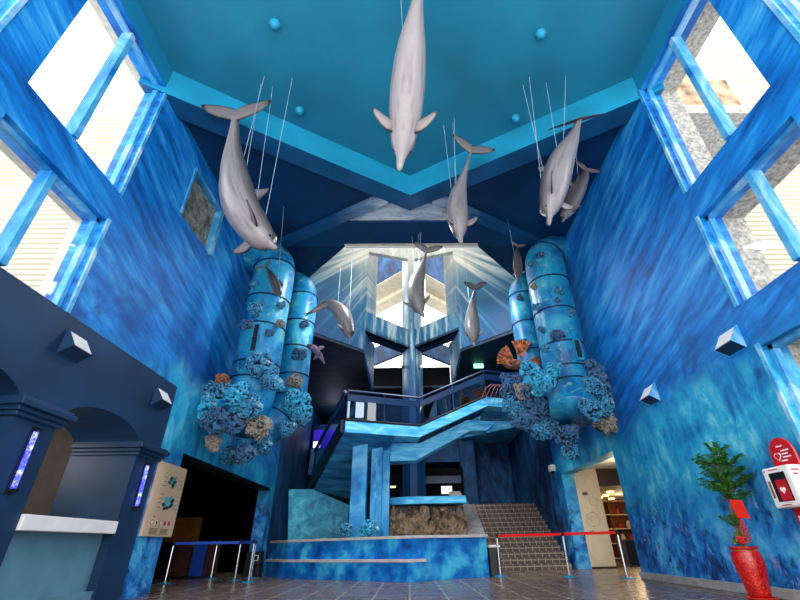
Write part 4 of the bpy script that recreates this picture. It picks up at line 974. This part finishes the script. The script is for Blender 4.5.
belt(RP[0][:2], RP[1][:2], M['redbelt'], 'red barrier belt in front of the stairs'); belt(RP[1][:2], RP[2][:2], M['redbelt'], 'red barrier belt in front of the passage')
LP = [(-6.31, 13.18, 'leftmost chrome post of the blue barrier, in the dark doorway'), (-5.75, 14.7, 'second chrome post from left of the blue barrier'), (-4.75, 13.8, 'third chrome post from left of the blue barrier'), (-4.6, 14.7, 'fourth chrome post from left of blue barrier, set farther back'), (-4.06, 12.82, 'rightmost chrome post of the blue barrier, nearest the pool wall')]
for x, y, l_ in LP: post(x, y, l_, 'blue belt posts', 'L')
belt(LP[0][:2], LP[2][:2], M['bluebelt'], 'blue barrier belt, left span across dark doorway'); belt(LP[2][:2], LP[4][:2], M['bluebelt'], 'blue barrier belt, right front span before dark doorway'); belt(LP[1][:2], LP[3][:2], M['bluebelt'], 'blue barrier belt, rear span between two farther posts')

# ------------------------------------------------------------------ sconces on arcade pilasters
for y, lab in ((5.95, 'blue glowing tube sconce on the first navy pilaster'), (8.77, 'blue glowing tube sconce on the second navy pilaster')):
    e = thing('wall_sconce', (LX+.02, y, 1.4), lab, 'wall sconce', 'blue tube sconces')
    MB().box(LX+.013, LX+.03, y-.05, y+.05, 1.40, 2.24).build('back_plate', M['black'], e)
    MB().tube([(LX+.06, y, 1.47), (LX+.05, y, 2.17)], .03, 14).build('lamp_tube', M['bluelamp'], e, smooth=True)
    for z_ in (1.43, 2.18): MB().box(LX+.03, LX+.11, y-.045, y+.045, z_, z_+.035).build('end_cap', M['black'], e)

# ------------------------------------------------------------------ notice board
nb = thing('notice_board', (LX+.05, 9.95, 1.6), 'tan notice board with two sea creature drawings beside the dark doorway', 'notice board')
bx = LX+.06; Y0, Y1, Z0, Z1 = 9.2, 10.35, .99, 2.33
MB().box(LX+.003, bx, Y0, Y1, Z0, Z1).build('board', plain('tan_board', (206, 176, 146), .6, .2, var=.02), nb)
def flat(y, z, ps, name, mat, dx=.004):
    MB().prism([(bx+.001, y+a, z+b) for a, b in ps], (dx, 0, 0)).build(name, mat, nb)
rng = random.Random(21); ink = plain('black_ink', (28, 30, 34), .6); tq = plain('turquoise_ink', (96, 170, 180), .6); rdk = plain('red_ink', (190, 50, 40), .6)
for zc, sc in ((2.02, 1.0), (1.62, 1.15)):
    ym = 9.86
    def blob(oy, oz, ry, rz, seed, nm, mt, dx):
        ps = []
        for q in range(14):
            a = 2*math.pi*q/14; k2 = 1+.35*math.sin(seed+q*2.1); ps.append((oy+ry*k2*math.cos(a), oz+rz*k2*math.sin(a)))
        flat(ym, zc, ps, nm, mt, dx)
    blob(0, 0, .17*sc, .10*sc, 1+zc, 'creature_drawing', tq, .002)
    for q in range(7): blob(rng.uniform(-.16, .16)*sc, rng.uniform(-.12, .1)*sc, .05*sc, .028*sc, q*1.7, 'creature_marking', ink, .004)
    for q in range(4):
        for sgn in (-1, 1):
            yy = ym+sgn*.33; zz = zc+.12-.08*q; flat(yy, zz, [(-.06, 0), (.06, 0), (.06, .008), (-.06, .008)], 'caption_line', ink)
for q in range(5):
    ps = [(.045*math.cos(a*math.pi/8), .045*math.sin(a*math.pi/8)) for a in range(16)]
    flat(9.42+q*.17, 1.23, ps, 'round_icon', [rdk, M['white'], rdk, rdk, ink][q]); ps2 = [(a*.7, b*.7) for a, b in ps]
    MB().prism([(bx+.006, 9.42+q*.17+a, 1.23+b) for a, b in ps2], (.002, 0, 0)).build('icon_centre', [M['white'], ink, M['white'], M['bluepanel'], rdk][q], nb)
for c_ in range(2):
    for q in range(5): flat(9.4+c_*.42, 1.12-q*.022, [(0, 0), (.33-.05*(q % 2), 0), (.33-.05*(q % 2), .008), (0, .008)], 'text_line', ink)
flat(9.4, 1.33, [(0, 0), (.1, 0), (.1, .015), (0, .015)], 'heading', ink)

# ------------------------------------------------------------------ plant in red vase
vx, vy = 4.66, 6.75
e = thing('vase', (vx, vy, 0), 'tall glossy red vase on an orange saucer against right wall', 'vase')
def redgloss():
    t = NT('glossy_red_lacquer', .18, .6); n_ = t.noise(t.pos(), 26, 3, .7, 1.5)
    t.bump(n_, .35, .01); return t.col(t.ramp(n_, [(.4, (150, 6, 12)), (.6, (206, 22, 18)), (.7, (224, 110, 50))]))
M['redgl'] = redgloss()
MB().lathe([(.12, .05), (.135, .08), (.145, .18), (.175, .34), (.188, .46), (.175, .55), (.15, .595), (.175, .615), (.18, .635), (.15, .635), (.13, .59)], (vx, vy, 0), 36).build('vase_body', M['redgl'], e, smooth=True)
MB().lathe([(.11, .001), (.135, .01), (.18, .045), (.19, .05), (.18, .055), (.125, .035)], (vx, vy, 0), 32).build('saucer', plain('orange_saucer', (220, 50, 20), .4), e, smooth=True)
MB().lathe([(.156, .585), (.16, .59), (.156, .595)], (vx, vy, 0), 32).build('gold_band', plain('gold_paint', (206, 150, 80), .3, .5, .5), e)
tr = thing('potted_tree', (vx, vy, .66), 'leafy green ornamental tree with red card growing in the red vase', 'plant')
rng = random.Random(4)
bk = plain('tan_bark', (132, 104, 72), .8, .1, var=.2, scale=12)
for dx, dy, top in ((-.03, 0, 1.75), (.03, .02, 1.6), (.0, -.03, 1.4)):
    pts = [(vx+dx, vy+dy, .56), (vx+dx*1.4+.04, vy+dy, 1.0), (vx+dx*.6+.08, vy+dy*.5, 1.35), (vx+dx*2+.12, vy+dy*2, top)]
    MB().tube(pts, [.022, .02, .016, .01], 8).build('trunk', bk, tr)
def leafmat(nm, a, b):
    t = NT(nm, .4, .4); n_ = t.noise(t.pos(), 12, 3); return t.col(t.ramp(n_, [(.35, a), (.65, b)]))
gm = leafmat('deep_green_leaf', (30, 96, 34), (92, 170, 66)); gl = leafmat('yellow_green_leaf', (96, 150, 40), (188, 206, 90))
def leaf(m_, base, d, L_, w_, droop=.3):
    d = d.normalized(); s = d.cross(Vector((0, 0, 1))); s = s.normalized() if s.length > .01 else Vector((1, 0, 0)); n0 = len(m_.v)
    for t in (0, .3, .6, .85, 1):
        c = base+d*L_*t-Vector((0, 0, 1))*droop*L_*t*t; ww = w_*math.sin(math.pi*min(1, t*.9+.08))*.5
        m_.v += [tuple(c-s*ww+Vector((0, 0, .004))), tuple(c-Vector((0, 0, .002))), tuple(c+s*ww+Vector((0, 0, .004)))]
    for i_ in range(4):
        for j in range(2): a = n0+i_*3+j; m_.f.append((a, a+1, a+4, a+3))
twig = MB()
for layer, (cx0, zc, rx0, rz0, n_) in enumerate(((.04, 1.90, .12, .05, 5), (-.12, 1.74, .2, .07, 9), (.14, 1.72, .18, .06, 8), (.0, 1.56, .26, .1, 13), (.12, 1.42, .24, .1, 11), (-.14, 1.40, .2, .09, 9), (.06, 1.26, .2, .08, 8), (-.16, .92, .1, .05, 3))):
    fo = MB(); twig = MB()
    for q in range(n_):
        a = 2*math.pi*(q/n_)+rng.uniform(-.4, .4); d = Vector((math.cos(a), math.sin(a)*.85, rng.uniform(-.25, .5)))
        zc += .0; base = Vector((vx+.08+cx0*.4, vy, zc-.1)); tip = Vector((vx+.09+cx0, vy, zc+.05))+Vector((d.x*rx0, d.y*rx0, d.z*rz0*1.6))
        twig.tube([base, base.lerp(tip, .5)+Vector((0, 0, .03)), tip], [.006, .005, .003], 5)
        dd0 = (tip-base).normalized(); sd = Vector((-dd0.y, dd0.x, 0))
        for j in range(9):
            p = base.lerp(tip, .3+.7*j/8)+Vector((0, 0, .02))
            for sg in (-1, 1):
                leaf(fo, p, dd0*.6+sd*sg+Vector((0, 0, rng.uniform(-.2, .35))), rng.uniform(.07, .12), rng.uniform(.045, .06), .45)
        leaf(fo, tip, dd0, .11, .055, .5)
    fo.build('foliage_layer', gm, tr); twig.build('branches', bk, tr)
lo = MB()
for q in range(46):
    a = rng.uniform(0, 6.28); d = Vector((math.cos(a), math.sin(a), rng.uniform(.2, 1.6))); leaf(lo, Vector((vx+rng.uniform(-.08, .08), vy+rng.uniform(-.08, .08), .66+rng.random()*.1)), d, rng.uniform(.12, .2), .06)
lo.build('low_leaves', gl, tr)
o = MB().prism([(vx-.12, vy-.26, .98), (vx+.07, vy-.24, .97), (vx+.06, vy-.22, 1.2), (vx-.13, vy-.24, 1.21)], (0, -.004, 0)).build('red_card', plain('red_card', (232, 40, 20), .5), tr)
bw = MB(); 
for a in (0, 1, 2): bw.tube([(vx-.04, vy-.2, 1.0), (vx-.07+a*.035, vy-.2, .85), (vx-.09+a*.04, vy-.18, .68)], [.007, .009, .007], 6)
merge(bw, lump((vx-.13, vy-.2, .72), .05, .05, .05, 3)); bw.attr = {}
bw.build('ribbon', M['red'], tr)

# ------------------------------------------------------------------ defibrillator cabinet
ax, ay = 0.0, 0.0
e = thing('defibrillator_stand', (0, 0, 0), 'red first aid defibrillator stand with white cabinet at right edge', 'defibrillator')
ps = [(-.2, 0), (.2, 0), (.2, 1.66)]+[(.2*math.cos(a*math.pi/14), 1.66+.22*math.sin(a*math.pi/14)) for a in range(1, 14)]+[(-.2, 1.66)]
MB().prism([(a, 0, b+.03) for a, b in ps], (0, .03, 0)).build('backboard', M['red'], e)
MB().box(-.24, .24, -.18, .1, .001, .03).build('base', M['red'], e)
cb = MB().box(-.22, .22, -.2, -.002, 1.06, 1.54).build('cabinet', M['white'], e, bevel=.02)
MB().box(-.12, .14, -.204, -.2, 1.13, 1.47).build('cabinet_window', M['black'], cb)
MB().box(-.05, .12, -.212, -.205, 1.14, 1.38).build('red_bag', M['red'], cb)
MB().box(-.165, -.145, -.215, -.2, 1.18, 1.38).build('handle', M['wood'], cb)
def heart(cx_, cz_, s, y_, m_, par):
    ps = []
    for q in range(20):
        a = 2*math.pi*q/20; ps.append((16*math.sin(a)**3, 13*math.cos(a)-5*math.cos(2*a)-2*math.cos(3*a)-math.cos(4*a)))
    MB().prism([(cx_+a*s/16, y_, cz_+b*s/16) for a, b in ps], (0, -.003, 0)).build('heart_emblem', m_, par)
heart(.035, 1.26, .045, -.214, M['white'], cb); heart(-.08, 1.68, .06, -.002, M['white'], e); heart(-.08, 1.68, .045, -.006, M['red'], e)
heart(-.18, 1.5, .014, -.202, M['red'], cb)
# side of the cabinet facing the camera
for z_, l_ in ((1.47, .1), (1.42, .07)): MB().box(.2205, .2225, -.16, -.16+l_, z_, z_+.02).build('side_text', M['red'], cb)
for z_, w3, x_ in ((1.79, .1, -.05), (1.73, .13, .0), (1.69, .1, .0), (1.65, .13, .0), (1.61, .1, -.05), (.9, .3, -.15), (.7, .3, -.15), (.62, .26, -.15), (.54, .28, -.15)):
    MB().box(x_, x_+w3, -.005, -.001, z_, z_+.016).build('text_line', M['white'], e)
for z_, mm in ((.95, 'white'), (.82, 'black'), (.45, 'black')):
    MB().box(-.16, .16, -.006, -.001, z_-.04, z_+.02).build('notice_strip', M[mm], e)
for z_ in (1.085, 1.5): MB().box(-.1, .06, -.203, -.199, z_, z_+.012).build('cabinet_text', M['red'], cb)
e.location = (4.99, 5.83, 0); e.rotation_euler = (0, 0, -math.pi/2)
# clean helper keys
for o in bpy.data.objects:
    if '_o' in o: del o['_o']
